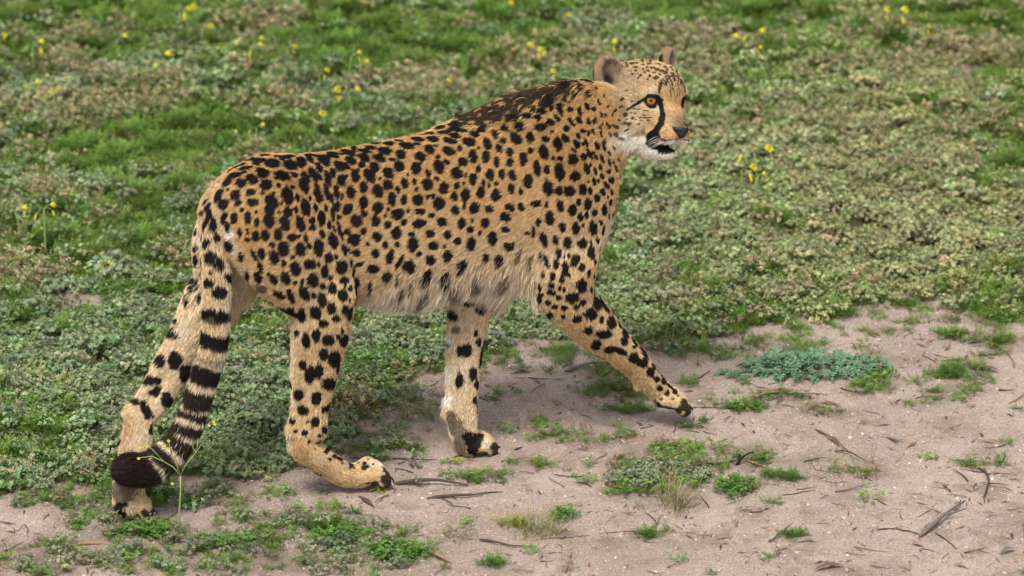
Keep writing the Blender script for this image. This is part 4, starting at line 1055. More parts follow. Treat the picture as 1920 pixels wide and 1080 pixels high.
# ------------------------------------------------------------------ scattering
def leaf_material(name, colour=None, rough_=.6, trans=.25, spec=.25):
    m, nt, bs = material(name)
    N = nt.nodes
    sh = N.new('ShaderNodeAttribute'); sh.attribute_name = 'shade'
    if colour is None:
        ti = N.new('ShaderNodeAttribute'); ti.attribute_type = 'INSTANCER'; ti.attribute_name = 'tint'; src = ti.outputs['Color']
    else:
        rgb = N.new('ShaderNodeRGB'); rgb.outputs[0].default_value = (*colour, 1); src = rgb.outputs[0]
    mu = N.new('ShaderNodeMix'); mu.data_type = 'RGBA'; mu.blend_type = 'MULTIPLY'; mu.inputs[0].default_value = 1
    nt.links.new(src, mu.inputs[6]); nt.links.new(sh.outputs['Color'], mu.inputs[7])
    nt.links.new(mu.outputs[2], bs.inputs['Base Color'])
    bs.inputs['Roughness'].default_value = rough_; bs.inputs['Specular IOR Level'].default_value = spec
    if trans:
        tr = N.new('ShaderNodeBsdfTranslucent'); mx = N.new('ShaderNodeMixShader'); mx.inputs[0].default_value = trans
        nt.links.new(mu.outputs[2], tr.inputs['Color'])
        nt.links.new(bs.outputs[0], mx.inputs[1]); nt.links.new(tr.outputs[0], mx.inputs[2])
        nt.links.new(mx.outputs[0], N['Material Output'].inputs['Surface'])
    return m
class LB:                                   # collects leaves, blades and stems
    def __init__(self, seed=0):
        self.v = []; self.f = []; self.c = []; self.r = np.random.default_rng(seed)
    def poly(self, pts, faces, col):
        b = len(self.v); self.v += [tuple(p) for p in pts]; self.f += [tuple(b + i for i in f) for f in faces]
        self.c += [col] * len(pts)
    def leaf(self, base, d, n, L, w, col, bend=.15):
        d = unit(d); n = unit(n - np.dot(n, d) * d); s = np.cross(d, n)
        m = base + d * L * .5 + n * L * bend * .5
        t = base + d * L - n * L * bend * .6
        self.poly([base, m + s * w / 2 + n * w * .18, m - s * w / 2 + n * w * .18, t, m - n * w * .05], [(0, 1, 4), (0, 4, 2), (1, 3, 4), (4, 3, 2)], col)
    def leaf2(self, base, d, n, L, w, col, bend=.1):          # two triangles
        d = unit(d); n = unit(n - np.dot(n, d) * d); s = np.cross(d, n)
        m = base + d * L * .55 + n * L * bend
        self.poly([base, m + s * w / 2, base + d * L, m - s * w / 2], [(0, 1, 2), (0, 2, 3)], col)
    def blade(self, base, d, L, w, col, droop=.5, nseg=3):
        d = unit(d); s = unit(np.cross(d, [0.1, 0.2, 1.0])); p = np.array(base, float); pts = []; q = d.copy()
        for i in range(nseg + 1):
            ww = w * (1 - i / nseg) ** .7 / 2 + .0001
            pts += [p + s * ww, p - s * ww]
            p = p + q * L / nseg; q = unit(q + np.array([0, 0, -droop / nseg]) + d * np.array([1, 1, 0]) * droop / nseg * .6)
        self.poly(pts, [(2 * i, 2 * i + 1, 2 * i + 3, 2 * i + 2) for i in range(nseg)], col)
    def tube(self, path, rads, col, sides=5):
        path = [np.array(p, float) for p in path]; b = []
        pts = []
        for i, p in enumerate(path):
            t = unit(path[min(i + 1, len(path) - 1)] - path[max(i - 1, 0)])
            a = unit(np.cross(t, [0.13, .31, .94] if abs(t[2]) < .9 else [1, 0, .1])); c = np.cross(t, a)
            for k in range(sides):
                an = 2 * math.pi * k / sides
                pts.append(p + (a * math.cos(an) + c * math.sin(an)) * rads[i])
        fs = []
        for i in range(len(path) - 1):
            for k in range(sides):
                fs.append((i * sides + k, i * sides + (k + 1) % sides, (i + 1) * sides + (k + 1) % sides, (i + 1) * sides + k))
        fs.append(tuple(range(sides))[::-1]); fs.append(tuple(range((len(path) - 1) * sides, len(path) * sides)))
        self.poly(pts, fs, col)
    def mesh(self, name, mat, smooth=False):
        me = bpy.data.meshes.new(name); me.from_pydata(self.v, [], self.f)
        a = me.color_attributes.new('shade', 'FLOAT_COLOR', 'POINT')
        cc = np.ones((len(self.v), 4), np.float32)
        for i, c in enumerate(self.c):
            cc[i, :3] = c if hasattr(c, '__len__') else (c, c, c)
        a.data.foreach_set('color', cc.ravel())
        if smooth: me.polygons.foreach_set('use_smooth', np.ones(len(me.polygons), bool))
        me.materials.append(mat); return me
def rdir(r, up=.5):
    a = r.uniform(0, 2 * math.pi); u = up + r.uniform(-.35, .35)
    return unit([math.cos(a), math.sin(a), u])

def proto_grey(seed):                       # cushions of small pale rosettes
    b = LB(seed); r = b.r
    for i in range(15):
        rad = math.sqrt(r.random()) * .030; a = r.uniform(0, 6.283)
        top = np.array([rad * math.cos(a), rad * math.sin(a), .016 + .014 * r.random() * (1 - (rad / .04) ** 2)])
        tilt = unit([math.cos(a) * rad / .03 * .7 + r.normal(0, .25), math.sin(a) * rad / .03 * .7 + r.normal(0, .25), 1])
        b.blade(top * [.5, .5, 0], top - top * [.5, .5, 0], float(np.linalg.norm(top - top * [.5, .5, 0])), .0012, (.7, .6, .5), 0, 1)
        br = r.uniform(.75, 1.25); k = r.integers(6, 9); u1 = unit(np.cross(tilt, [1, .2, .1])); u2 = np.cross(tilt, u1); a0 = r.uniform(0, 6)
        for j in range(k):
            an = a0 + 6.283 * j / k; lift_ = r.uniform(.2, .75)
            d = (u1 * math.cos(an) + u2 * math.sin(an)) * (1 - lift_ * .5) + tilt * lift_
            c = br * r.uniform(.85, 1.15)
            b.leaf2(top + tilt * r.uniform(-.003, .002), d, tilt, r.uniform(.0055, .0085), r.uniform(.0032, .0048), (c, c, c * .95))
        for j in range(5):
            h = r.uniform(.2, .8); p = top * [.5 + .5 * h, .5 + .5 * h, h]
            b.leaf2(p, rdir(r, .2), np.array([0, 0, 1.]), .006, .0036, (.8 * br, .85 * br, .75 * br))
    return b
def proto_feather(seed):                    # finely divided bright green leaves
    b = LB(seed); r = b.r
    for i in range(16):
        d = rdir(r, .75); L = r.uniform(.018, .038); base = np.array([r.normal(0, .009), r.normal(0, .009), 0])
        n = unit(np.cross(np.cross(d, [0, 0, 1]), d)); s = np.cross(d, n); c = r.uniform(.65, 1.25)
        for k in range(6):
            t = .3 + .7 * k / 5; p = base + d * L * t - np.array([0, 0, 1]) * L * .22 * t * t
            for sg in (-1, 1):
                b.leaf2(p, s * sg * .8 + d * .6 + n * r.normal(0, .3), n, .0085 * (1.2 - .6 * t) * r.uniform(.7, 1.2), .0021, (c, c, c * r.uniform(.8, 1.1)))
        b.leaf2(base + d * L * .8, d, n, .008, .0025, (c * 1.1, c * 1.1, c))
    return b
def proto_dry(seed):                        # brown and straw seed heads with a few orange bracts
    b = LB(seed); r = b.r
    for i in range(12):
        rad = math.sqrt(r.random()) * .028; a = r.uniform(0, 6.283)
        top = np.array([rad * math.cos(a), rad * math.sin(a), .012 + .022 * r.random()])
        b.blade(top * [.4, .4, 0], top - top * [.4, .4, 0], float(np.linalg.norm(top - top * [.4, .4, 0])), .001, (.7, .55, .4), 0, 1)
        c = r.uniform(.6, 1.3); kind = r.random()
        col = (c, c, c) if kind < .70 else ((c * .5, c * .8, c * .35) if kind < .965 else (1.7, .95, .45))
        for j in range(10):
            b.leaf2(top + r.normal(0, .0022, 3), rdir(r, .5), np.array([0, 0, 1.]), r.uniform(.004, .0075), r.uniform(.002, .0036), tuple(np.array(col) * r.uniform(.8, 1.2)))
    for j in range(14):
        b.leaf2(np.array([r.normal(0, .016), r.normal(0, .016), r.uniform(0, .012)]), rdir(r, .3), np.array([0, 0, 1.]), .008, .0035, (.45, .62, .3))
    return b
def proto_grass(seed, n=26, L=(.03, .08), spread=.012, w=.0016, up=1.1):
    b = LB(seed); r = b.r
    for i in range(n):
        base = np.array([r.normal(0, spread), r.normal(0, spread), 0]); c = r.uniform(.6, 1.3)
        b.blade(base, rdir(r, up), r.uniform(*L), w, (c, c, c * .9), r.uniform(.2, .9), 3)
    return b
def proto_broad(seed):                      # round-leaved clover-like weed
    b = LB(seed); r = b.r
    for i in range(15):
        a = r.uniform(0, 6.283); rad = math.sqrt(r.random()) * .034; h = r.uniform(.008, .028)
        p = np.array([rad * math.cos(a), rad * math.sin(a), h]); n = unit([r.normal(0, .3), r.normal(0, .3) - .1, 1]); c = r.uniform(.7, 1.25)
        b.blade(p * [.3, .3, 0], p - p * [.3, .3, 0], float(np.linalg.norm(p - p * [.3, .3, 0])), .001, (.8, 1, .6), 0, 1)
        u1 = unit(np.cross(n, [1, .3, 0])); u2 = np.cross(n, u1); a0 = r.uniform(0, 6)
        for j in range(3):
            an = a0 + 6.283 * j / 3
            b.leaf(p, u1 * math.cos(an) + u2 * math.sin(an) + n * .15, n, r.uniform(.007, .011), r.uniform(.006, .009), (c, c, c * .9), .1)
    return b
def proto_stone(seed):
    r = np.random.default_rng(seed); b = LB(seed)
    import bmesh
    bm = bmesh.new(); bmesh.ops.create_icosphere(bm, subdivisions=1, radius=1)
    sc_ = r.uniform(.6, 1.2, 3) * [1, 1, .55]
    for v in bm.verts: v.co = Vector(np.array(v.co) * sc_ * (1 + r.normal(0, .14)))
    b.poly([tuple(v.co) for v in bm.verts], [tuple(v.index for v in f.verts) for f in bm.faces], (1, 1, 1)); bm.free()
    return b
def proto_litter(seed):
    b = LB(seed); r = b.r
    if seed % 2:
        p = np.array([0., 0, .0015]); path = [p]; d = unit([1, 0, 0])
        for i in range(4): d = unit(d + r.normal(0, .18, 3) * [1, 1, .15]); p = p + d * .012; path.append(p.copy())
        b.tube(path, [.0013, .0012, .001, .0009, .0004], 1, 4)
    else:
        b.leaf(np.array([0, 0, .001]), np.array([1., 0, .02]), np.array([0, 0, 1.]), .035, .006, 1, .04)
    return b

def scatter(name, protos, xs, ys, scl, tint, tilt=.15, zoff=0.0, zs=None):
    """one object; every point carries an instance of one of the prototypes"""
    n = len(xs)
    me = bpy.data.meshes.new(name); me.vertices.add(n)
    z_ = ground_h(xs, ys) + zoff
    me.vertices.foreach_set('co', np.stack([xs, ys, z_], -1).astype(np.float32).ravel())
    def fa(nm, arr, typ, fld):
        a = me.attributes.new(nm, typ, 'POINT'); a.data.foreach_set(fld, np.asarray(arr, np.float32).ravel())
    fa('rot', np.stack([rng.normal(0, tilt, n), rng.normal(0, tilt, n), rng.uniform(0, 6.283, n)], -1), 'FLOAT_VECTOR', 'vector')
    fa('scl', scl, 'FLOAT', 'value')
    a = me.attributes.new('tint', 'FLOAT_COLOR', 'POINT'); a.data.foreach_set('color', np.concatenate([tint, np.ones((n, 1))], 1).astype(np.float32).ravel())
    a = me.attributes.new('pick', 'INT', 'POINT'); a.data.foreach_set('value', rng.integers(0, len(protos), n).astype(np.int32))
    o = link(bpy.data.objects.new(name, me)); tag(o, kind='stuff')
    ng = bpy.data.node_groups.new(name, 'GeometryNodeTree')
    ng.interface.new_socket('Geometry', in_out='INPUT', socket_type='NodeSocketGeometry')
    ng.interface.new_socket('Geometry', in_out='OUTPUT', socket_type='NodeSocketGeometry')
    gi = ng.nodes.new('NodeGroupInput'); go_ = ng.nodes.new('NodeGroupOutput'); jn = ng.nodes.new('GeometryNodeJoinGeometry')
    for k, pm in enumerate(protos):
        po = bpy.data.objects.new(name + '_piece', pm)
        oi = ng.nodes.new('GeometryNodeObjectInfo'); oi.inputs['Object'].default_value = po
        io = ng.nodes.new('GeometryNodeInstanceOnPoints')
        def named(nm, typ):
            q = ng.nodes.new('GeometryNodeInputNamedAttribute'); q.data_type = typ; q.inputs['Name'].default_value = nm; return q.outputs['Attribute']
        cmp_ = ng.nodes.new('FunctionNodeCompare'); cmp_.data_type = 'INT'; cmp_.operation = 'EQUAL'
        ng.links.new(named('pick', 'INT'), cmp_.inputs[2]); cmp_.inputs[3].default_value = k
        ng.links.new(gi.outputs[0], io.inputs['Points']); ng.links.new(cmp_.outputs[0], io.inputs['Selection'])
        ng.links.new(oi.outputs['Geometry'], io.inputs['Instance'])
        e2r = ng.nodes.new('FunctionNodeEulerToRotation'); ng.links.new(named('rot', 'FLOAT_VECTOR'), e2r.inputs[0])
        ng.links.new(e2r.outputs[0], io.inputs['Rotation']); ng.links.new(named('scl', 'FLOAT'), io.inputs['Scale'])
        ng.links.new(io.outputs[0], jn.inputs[0])
    ng.links.new(jn.outputs[0], go_.inputs[0])
    md = o.modifiers.new('scatter', 'NODES'); md.node_group = ng
    return o

leaf_tint = leaf_material('leaf_tinted'); stone_tint = leaf_material('stone_tinted', trans=0, rough_=.9, spec=.2)
P_grey = [proto_grey(i).mesh('grey_cushion', leaf_tint) for i in range(4)]
P_feather = [proto_feather(20 + i).mesh('feather_leaves', leaf_tint) for i in range(4)]
P_dry = [proto_dry(40 + i).mesh('dry_heads', leaf_tint) for i in range(3)]
P_grass = [proto_grass(60 + i).mesh('grass_blades', leaf_tint) for i in range(3)]
P_broad = [proto_broad(80 + i).mesh('round_leaves', leaf_tint) for i in range(3)]
P_stone = [proto_stone(100 + i).mesh('grit', stone_tint) for i in range(4)]
P_litter = [proto_litter(120 + i).mesh('litter', stone_tint) for i in range(6)]

def jitter(n, x0, x1, y0, y1): return rng.uniform(x0, x1, n), rng.uniform(y0, y1, n)
def zone(L_, x, y):
    w = np.zeros_like(x)
    for e in L_: w = np.maximum(w, e.w(x, y, .45))
    return w
# planted side
n0 = 175000
x, y = jitter(n0, -3.5, 3.8, -1.5, 6.6)
s_ = side_of_path(x, y)
dens_ = np.clip(s_ / .06 + .6 + .5 * n2(x, y, 50, 2.0), 0, 1)
dens_ *= (1 - .93 * zone(BARE, x, y))
dens_ *= .50 + .50 * np.clip(1.0 + 1.5 * fbm(x, y, 9, 6.0) + .9 * n2(x, y, 34, 9.0), 0, 1)
keep = rng.random(n0) < dens_
x, y, s_ = x[keep], y[keep], s_[keep]
wg = .30 + 1.3 * zone(GREYZ, x, y) + .55 * fbm(x, y, 5, 1.0)
wf = .42 + 1.2 * zone(GREENZ, x, y) + .80 * fbm(x, y, 6, 3.0)
wd = .08 + 1.1 * zone(DRYZ, x, y) + .75 * fbm(x, y, 7, 5.0)
wa = .02 + .20 * fbm(x, y, 8, 8.0)
wb = .02 + .22 * fbm(x, y, 9, 9.0)
W5 = np.clip(np.stack([wg, wf, wd, wa, wb], 1), .004, None) ** 1.7
W5 /= W5.sum(1)[:, None]
pk = (rng.random(len(x))[:, None] > np.cumsum(W5, 1)).sum(1).clip(0, 4)
def jit(c, n, v=.16, h=.08):
    c = np.tile(np.array(c), (n, 1)); return c * np.clip(rng.lognormal(0, v * .8, (n, 1)), .6, 1.3) * (1 + rng.normal(0, h, (n, 3)))
big = 1 + .25 * fbm(x, y, 11, 2.5) + .30 * n2(x, y, 34, 9.0)
def sel(k): return pk == k
m = sel(0)
tg = jit((.38, .41, .25), m.sum(), .22)
right = sm(x[m], -.1, .9)[:, None]
tg = tg * (1 - right) * np.array([.80, .92, .86]) + tg * right * np.array([1.04, 1.0, .86])
scatter('grey_green_ground_cover', P_grey, x[m], y[m], rng.uniform(.68, 1.10, m.sum()) * big[m], tg)
m = sel(1)
scatter('feathery_green_herbs', P_feather, x[m], y[m], rng.uniform(.8, 1.4, m.sum()) * big[m], jit((.155, .255, .048), m.sum(), .30))
m = sel(2)
scatter('dry_brown_herbs', P_dry, x[m], y[m], rng.uniform(.8, 1.35, m.sum()) * big[m], jit((.46, .385, .235), m.sum(), .26))
m = sel(3)
scatter('short_grass', P_grass, x[m], y[m], rng.uniform(.5, .9, m.sum()), jit((.15, .21, .055), m.sum(), .2))
m = sel(4)
scatter('round_leaved_clover', P_broad, x[m], y[m], rng.uniform(.7, 1.2, m.sum()), jit((.085, .19, .032), m.sum(), .2))
# coarser cover away from the framed patch
n1 = 60000
x, y = jitter(n1, -9, 9, -2.5, 14)
k_ = (side_of_path(x, y) > 0) & ~((np.abs(x - .15) < 3.55) & (y < 6.5))
x, y = x[k_], y[k_]
pp_ = rng.random(len(x)) < .5
scatter('distant_green_herbs', P_feather, x[pp_], y[pp_], rng.uniform(1.5, 2.3, pp_.sum()), jit((.11, .19, .04), pp_.sum(), .2))
pp_ = ~pp_
scatter('distant_grey_cover', P_grey, x[pp_], y[pp_], rng.uniform(1.5, 2.3, pp_.sum()), jit((.24, .26, .15), pp_.sum(), .2))

# weeds on the sandy path
n2_ = 60000
x, y = jitter(n2_, -2.6, 2.9, -2.4, .9)
wz = zone(WEEDS, x, y)
sprink = (.055 + .03 * np.clip(fbm(x, y, 5, 11.0), 0, 1)) * (np.clip(fbm(x, y, 26, 12.0) * 2.2, 0, 1))
left_ = sm(-x, .55, .75) * sm(-y, .45, .6)
p_ = np.clip(wz * .42 + sprink * .7 + left_ * .10 * np.clip(.4 + fbm(x, y, 10, 13.), 0, 1), 0, 1) * (side_of_path(x, y) < .03)
p_ = np.clip(p_ + (side_of_path(x, y) < .03) * np.exp(np.minimum(side_of_path(x, y), 0) / .17) * .34 * np.clip(.5 + 1.2 * fbm(x, y, 14, 21.), 0, 1.4), 0, 1)
k_ = rng.random(n2_) < p_
x, y = x[k_], y[k_]
ch = rng.random(len(x)); cl = fbm(x, y, 7, 14.0)
kind_ = np.where(ch < .48 + .3 * cl, 0, np.where(ch < .70 + .1 * cl, 1, np.where(ch < .90, 2, 3)))
isleft = x < -.2
kind_ = np.where(isleft & (rng.random(len(x)) < .35), 4, kind_)
m = kind_ == 0; scatter('path_feathery_weeds', P_feather, x[m], y[m], rng.uniform(.45, .95, m.sum()), jit((.15, .245, .05), m.sum(), .26))
m = kind_ == 1; scatter('path_clover', P_broad, x[m], y[m], rng.uniform(.4, .85, m.sum()), jit((.13, .25, .05), m.sum(), .24))
m = kind_ == 2; scatter('path_dry_grass', P_grass, x[m], y[m], rng.uniform(.25, .6, m.sum()), jit((.26, .25, .12), m.sum(), .2))
m = kind_ == 3; scatter('path_dry_weeds', P_dry, x[m], y[m], rng.uniform(.4, .8, m.sum()), jit((.30, .22, .13), m.sum(), .2))
m = kind_ == 4; scatter('path_grey_weeds', P_grey, x[m], y[m], rng.uniform(.6, 1.0, m.sum()), jit((.27, .31, .19), m.sum(), .24))
# grit and litter
n3 = 95000
x, y = jitter(n3, -2.3, 2.5, -2.0, .9)
k_ = side_of_path(x, y) < .06
x, y = x[k_], y[k_]
tt = rng.random(len(x))[:, None]
tintg = np.where(tt < .55, (.47, .35, .29), np.where(tt < .70, (.60, .49, .43), np.where(tt < .9, (.25, .17, .13), (.30, .27, .25))))
scatter('path_gravel', P_stone, x, y, rng.lognormal(math.log(.0016), .42, len(x)), tintg * rng.lognormal(0, .12, (len(x), 1)), .4)
n4 = 14000
x, y = jitter(n4, -2.3, 2.5, -2.0, 1.0)
k_ = (side_of_path(x, y) < .12) & (rng.random(n4) < .5 + .6 * fbm(x, y, 4, 17.))
x, y = x[k_], y[k_]
tt = rng.random(len(x))[:, None]
tl_ = np.where(tt < .55, (.085, .062, .05), np.where(tt < .8, (.19, .15, .13), (.27, .15, .09)))
scatter('path_litter', P_litter, x, y, rng.lognormal(math.log(.55), .45, len(x)), tl_ * rng.lognormal(0, .2, (len(x), 1)), .08, .0008)
print('ground t', round(time.time() - T0, 1))

# ------------------------------------------------------------------ the cheetah
cheetah = link(bpy.data.objects.new('cheetah', body_me))
tag(cheetah, 'spotted cheetah walking to the right, head turned to the viewer, tail hanging low', 'cheetah')
fur = link(bpy.data.objects.new('fur', curves), cheetah)

def simple_mat(name, col, rough_=.5, spec=.5, coat_=0.0):
    m, nt, bs = material(name)
    bs.inputs['Base Color'].default_value = (*col, 1); bs.inputs['Roughness'].default_value = rough_; bs.inputs['Specular IOR Level'].default_value = spec
    bs.inputs['Coat Weight'].default_value = coat_
    return m
m_eye = simple_mat('eyeball', (.012, .009, .008), .12, .6)
m_pupil = simple_mat('pupil', (.004, .004, .004), .25, .3)
m_lid = simple_mat('eyelid', (.012, .009, .009), .6, .3)
m_nose = simple_mat('nose_leather', (.016, .014, .015), .55, .4)
m_gum = simple_mat('mouth_lining', (.03, .016, .016), .35, .5)
m_tooth = simple_mat('tooth', (.62, .52, .33), .3, .5)
m_whisk = simple_mat('whisker', (.85, .83, .80), .4, .4)
m_claw = simple_mat('claw', (.42, .36, .26), .35, .5)
m_clawd = simple_mat('dark_claw', (.03, .022, .018), .35, .5)
m_iris, nt, bs = material('iris')
tcx = nt.nodes.new('ShaderNodeTexCoord'); gr = nt.nodes.new('ShaderNodeVectorMath'); gr.operation = 'LENGTH'
sepx = nt.nodes.new('ShaderNodeAttribute'); sepx.attribute_name = 'shade'
rp = nt.nodes.new('ShaderNodeValToRGB')
rp.color_ramp.elements[0].position = 0.0; rp.color_ramp.elements[0].color = (.32, .14, .03, 1)
rp.color_ramp.elements[1].position = 1.0; rp.color_ramp.elements[1].color = (.20, .07, .012, 1)
e_ = rp.color_ramp.elements.new(.65); e_.color = (.29, .115, .02, 1)
nt.links.new(sepx.outputs['Fac'], rp.inputs[0]); nt.links.new(rp.outputs[0], bs.inputs['Base Color'])
bs.inputs['Roughness'].default_value = .12; bs.inputs['Specular IOR Level'].default_value = .35

def cap(c, n, up, r, ang0, ang1, rings=8, segs=32):
    n, up, s = frame(n, up); v = []; f = []; sh = []
    for i in range(rings + 1):
        a = ang0 + (ang1 - ang0) * i / rings
        for k in range(segs):
            t = 6.2832 * k / segs
            v.append(c + r * (n * math.cos(a) + (up * math.cos(t) + s * math.sin(t)) * math.sin(a))); sh.append(i / rings)
    for i in range(rings):
        for k in range(segs):
            f.append((i * segs + k, (i + 1) * segs + k, (i + 1) * segs + (k + 1) % segs, i * segs + (k + 1) % segs))
    if ang0 < .01: pass
    return v, f, sh
def mesh_simple(name, v, f, mat, sh=None):
    me = bpy.data.meshes.new(name); me.from_pydata([tuple(p) for p in v], [], f); me.materials.append(mat)
    me.polygons.foreach_set('use_smooth', np.ones(len(me.polygons), bool))
    if sh is not None:
        a = me.attributes.new('shade', 'FLOAT', 'POINT'); a.data.foreach_set('value', np.array(sh, np.float32))
    return me
def make_eye(c, sgn):
    # sgn -1: the animal's right eye
    n = unit(hF * .76 + hL * .60 * sgn + hU * .12); n, up, s = frame(n, hU)
    if np.dot(s, hF) < 0: s = -s
    v, f, sh = cap(c, n, up, EYE_R, 0.01, 3.13, 16, 32)
    eye = link(bpy.data.objects.new('eye', mesh_simple('eye', v, f, m_eye)), cheetah)
    gz = unit(n - s * .04 + up * .06)
    v, f, sh = cap(c, gz, up, EYE_R * 1.012, .30, .84, 6, 32)
    iris = link(bpy.data.objects.new('iris', mesh_simple('iris', v, f, m_iris, sh)), eye)
    v, f, sh = cap(c, gz, up, EYE_R * 1.012, .0, .31, 3, 24)
    link(bpy.data.objects.new('pupil', mesh_simple('pupil', v, f, m_pupil)), eye)
    # lids: an almond of thick dark skin
    al = [(-15.5, 1.0), (-11.5, 3.6), (-6, 5.2), (0, 5.9), (6, 5.2), (11, 2.8), (15.5, -4.0), (11, -6.3), (5, -8.4), (-1, -8.6), (-7, -6.6), (-11.5, -3.0)]
    al = np.array(al + al[:1], float); al = catmull(al, 4)
    hv, hf2, _ = cap(c, unit(up * 1.0 + n * .12), n, EYE_R * 1.045, .02, 1.08, 6, 32)
    link(bpy.data.objects.new('upper_lid', mesh_simple('upper_lid', hv, hf2, m_lid)), eye)
    lb = LB(1); path = []
    for (a, b) in al[:-1]:
        q = s * a / PXM + up * b / PXM; d2 = np.dot(q, q); R2 = (EYE_R * 1.10) ** 2
        hgt = math.sqrt(max(R2 - d2, (EYE_R * .18) ** 2))
        path.append(c + q + n * hgt)
    path.append(path[0]); path.append(path[1])
    lb.tube(path, [.0013] * len(path), 1, 8)
    link(bpy.data.objects.new('eyelid', lb.mesh('eyelid', m_lid, True)), eye)
make_eye(EYE_N, -1); make_eye(EYE_F, 1)

# nose leather
v = []; f = []; nu, nv = 15, 11
for j in range(nv):
    tv = j / (nv - 1)                                 # 0 top, 1 bottom
    half = (16.0 * (1 - tv ** 1.5) + 2.5) * (1 if tv > .12 else .90)
    for i in range(nu):
        tu = i / (nu - 1) * 2 - 1
        bul = 13.0 * math.sqrt(max(0, 1 - tu * tu * .985)) - 2.5 - 4.0 * tv * tv - 3.5 * (1 - tv) ** 3
        nos = -5.0 * math.exp(-(((abs(tu) - .62) / .20) ** 2 + ((tv - .42) / .22) ** 2)) - 1.0 * math.exp(-(tu / .08) ** 2) * (tv > .3)
        edge = -4.5 * (max(0, abs(tu) - .8) / .2) ** 2 - 3.0 * (max(0, .15 - tv) / .15) ** 2 - 3 * (max(0, tv - .85) / .15) ** 2
        v.append(NOSE_C + hL * (tu * half / PXM) + hU * ((9.5 - tv * 20.5 - .12 * abs(tu) * half * .3) / PXM) + hF * ((bul + nos + edge + 3.0) / PXM))
for j in range(nv - 1):
    for i in range(nu - 1):
        f.append((j * nu + i, j * nu + i + 1, (j + 1) * nu + i + 1, (j + 1) * nu + i))
link(bpy.data.objects.new('nose', mesh_simple('nose', v, f, m_nose)), cheetah)

# whiskers on both sides
for (a, b, dz) in [((1236,256),(1213,267),3), ((1238,259),(1212,272),2), ((1240,262),(1213,275),2), ((1241,265),(1217,278),1), ((1243,267),(1222,279),1)]:
    h = hit(*a)
    if not h: continue
    p0 = h[0]; p1 = Q(b[0], b[1], -38)
    for mir in (0, 1):
        q0, q1 = (p0, p1) if not mir else (mirror_head(p0), mirror_head(p1))
        lb = LB(2); path = [q0 + (q1 - q0) * t + hU * (dz * 4 * t * (1 - t)) / PXM for t in (0, .2, .4, .6, .8, 1)]
        lb.tube(path, [.00055, .0005, .00045, .0004, .0003, .00012], 1, 5)
        link(bpy.data.objects.new('whisker', lb.mesh('whisker', m_whisk, True)), cheetah)
# teeth: lower canine row barely showing
lb = LB(3)
for (x, y, l) in [(1257,271,-6), (1247,271,-13)]:
    p = Q(x, y, l); lb.tube([p + hU * .003, p - hU * .0005, p - hU * .003], [.0020, .0016, .0006], 1, 6)
link(bpy.data.objects.new('teeth', lb.mesh('teeth', m_tooth, True)), cheetah)
# claws
for i, (tp, td, tr) in enumerate(TOES):
    lb = LB(4); o0 = tp + td * tr * .80 + aZ * tr * .30
    path = [o0, o0 + td * tr * .55 - aZ * tr * .05, o0 + td * tr * .90 - aZ * tr * .40, o0 + td * tr * .98 - aZ * tr * .95]
    path = [np.array([p[0], p[1], max(p[2], .002)]) for p in path]
    lb.tube(path, [.0028, .0026, .0018, .0005], 1, 6)
    link(bpy.data.objects.new('claw', lb.mesh('claw', m_claw if i % 2 == 0 else m_clawd, True)), cheetah)

# ------------------------------------------------------------------ things on the ground
def px_of(x, y): return project(np.array([x, y, 0.0]))
m_leafgreen = leaf_material('weed_green', (.12, .225, .048))
m_clover = leaf_material('weed_clover', (.12, .25, .048))
m_bluegreen = leaf_material('thistle_leaf', (.14, .25, .14), .55, .15)
m_greyleaf = leaf_material('bush_grey', (.29, .33, .21))
m_drygrass = leaf_material('tuft_dry', (.28, .27, .12))
m_yellowgreen = leaf_material('sprig_yellow_green', (.30, .36, .04))
m_stem = leaf_material('stem_green', (.34, .42, .16), .5, .1)
m_petal = leaf_material('petal_yellow', (.88, .80, .10), .5, .35)
m_orange = leaf_material('leaf_orange', (.55, .22, .04))
m_bark = leaf_material('stick_bark', (.085, .062, .048), .9, 0, .1)
m_bark2 = leaf_material('stick_grey', (.17, .14, .12), .9, 0, .1)
m_dead = leaf_material('dead_leaf_brown', (.17, .095, .065), .7, .1)
m_deadg = leaf_material('dead_leaf_grey', (.27, .24, .215), .7, .1)
m_rock = leaf_material('rock_grey', (.30, .25, .23), .9, 0, .2)

def place(name, me, px, py, label, cat, group=None, rz=0.0, sc_=1.0, z=0.0):
    x, y = gxy(px, py)
    o = link(bpy.data.objects.new(name, me)); o.location = (x, y, float(ground_h(np.array([x]), np.array([y]))[0]) + z)
    o.rotation_euler = (0, 0, rz); o.scale = (sc_,) * 3
    return tag(o, label, cat, group)

# thistle rosette, each large lobed leaf its own part
def lobed_leaf(seed, L):
    b = LB(seed); r = b.r
    p = np.array([0., 0, 0]); d = unit([1, 0, .55]); up = np.array([0, 0, 1.])
    n_ = 7
    for i in range(n_):
        t = i / (n_ - 1); w = L * (.34 * math.sin(math.pi * (.18 + .78 * t)) + .03)
        q = p + d * L / n_; s = np.cross(d, up); s = unit(s); nn = np.cross(s, d)
        c = r.uniform(.8, 1.2)
        b.poly([p - s * L * .022, p + s * L * .022, q + s * L * .018, q - s * L * .018], [(0, 1, 2, 3)], (1.25, 1.25, 1.25))
        for sg in (-1, 1):
            c = r.uniform(.75, 1.25)
            b.leaf(p + d * .002, s * sg + d * .55 + nn * r.normal(.25, .15), nn, w, L * .17, (c, c, c), .15)
            b.leaf2(p + s * sg * w * .4 + d * .004, s * sg * .4 + d * .9 + nn * .3, nn, w * .5, L * .09, (c, c, c))
        p = q; d = unit(d + np.array([0, 0, -.16 - .06 * r.random()]))
    b.leaf(p, d, up, L * .16, L * .13, (1, 1, 1))
    return b.mesh('leaf', m_bluegreen)
LOB = [lobed_leaf(200 + i, .075) for i in range(5)]
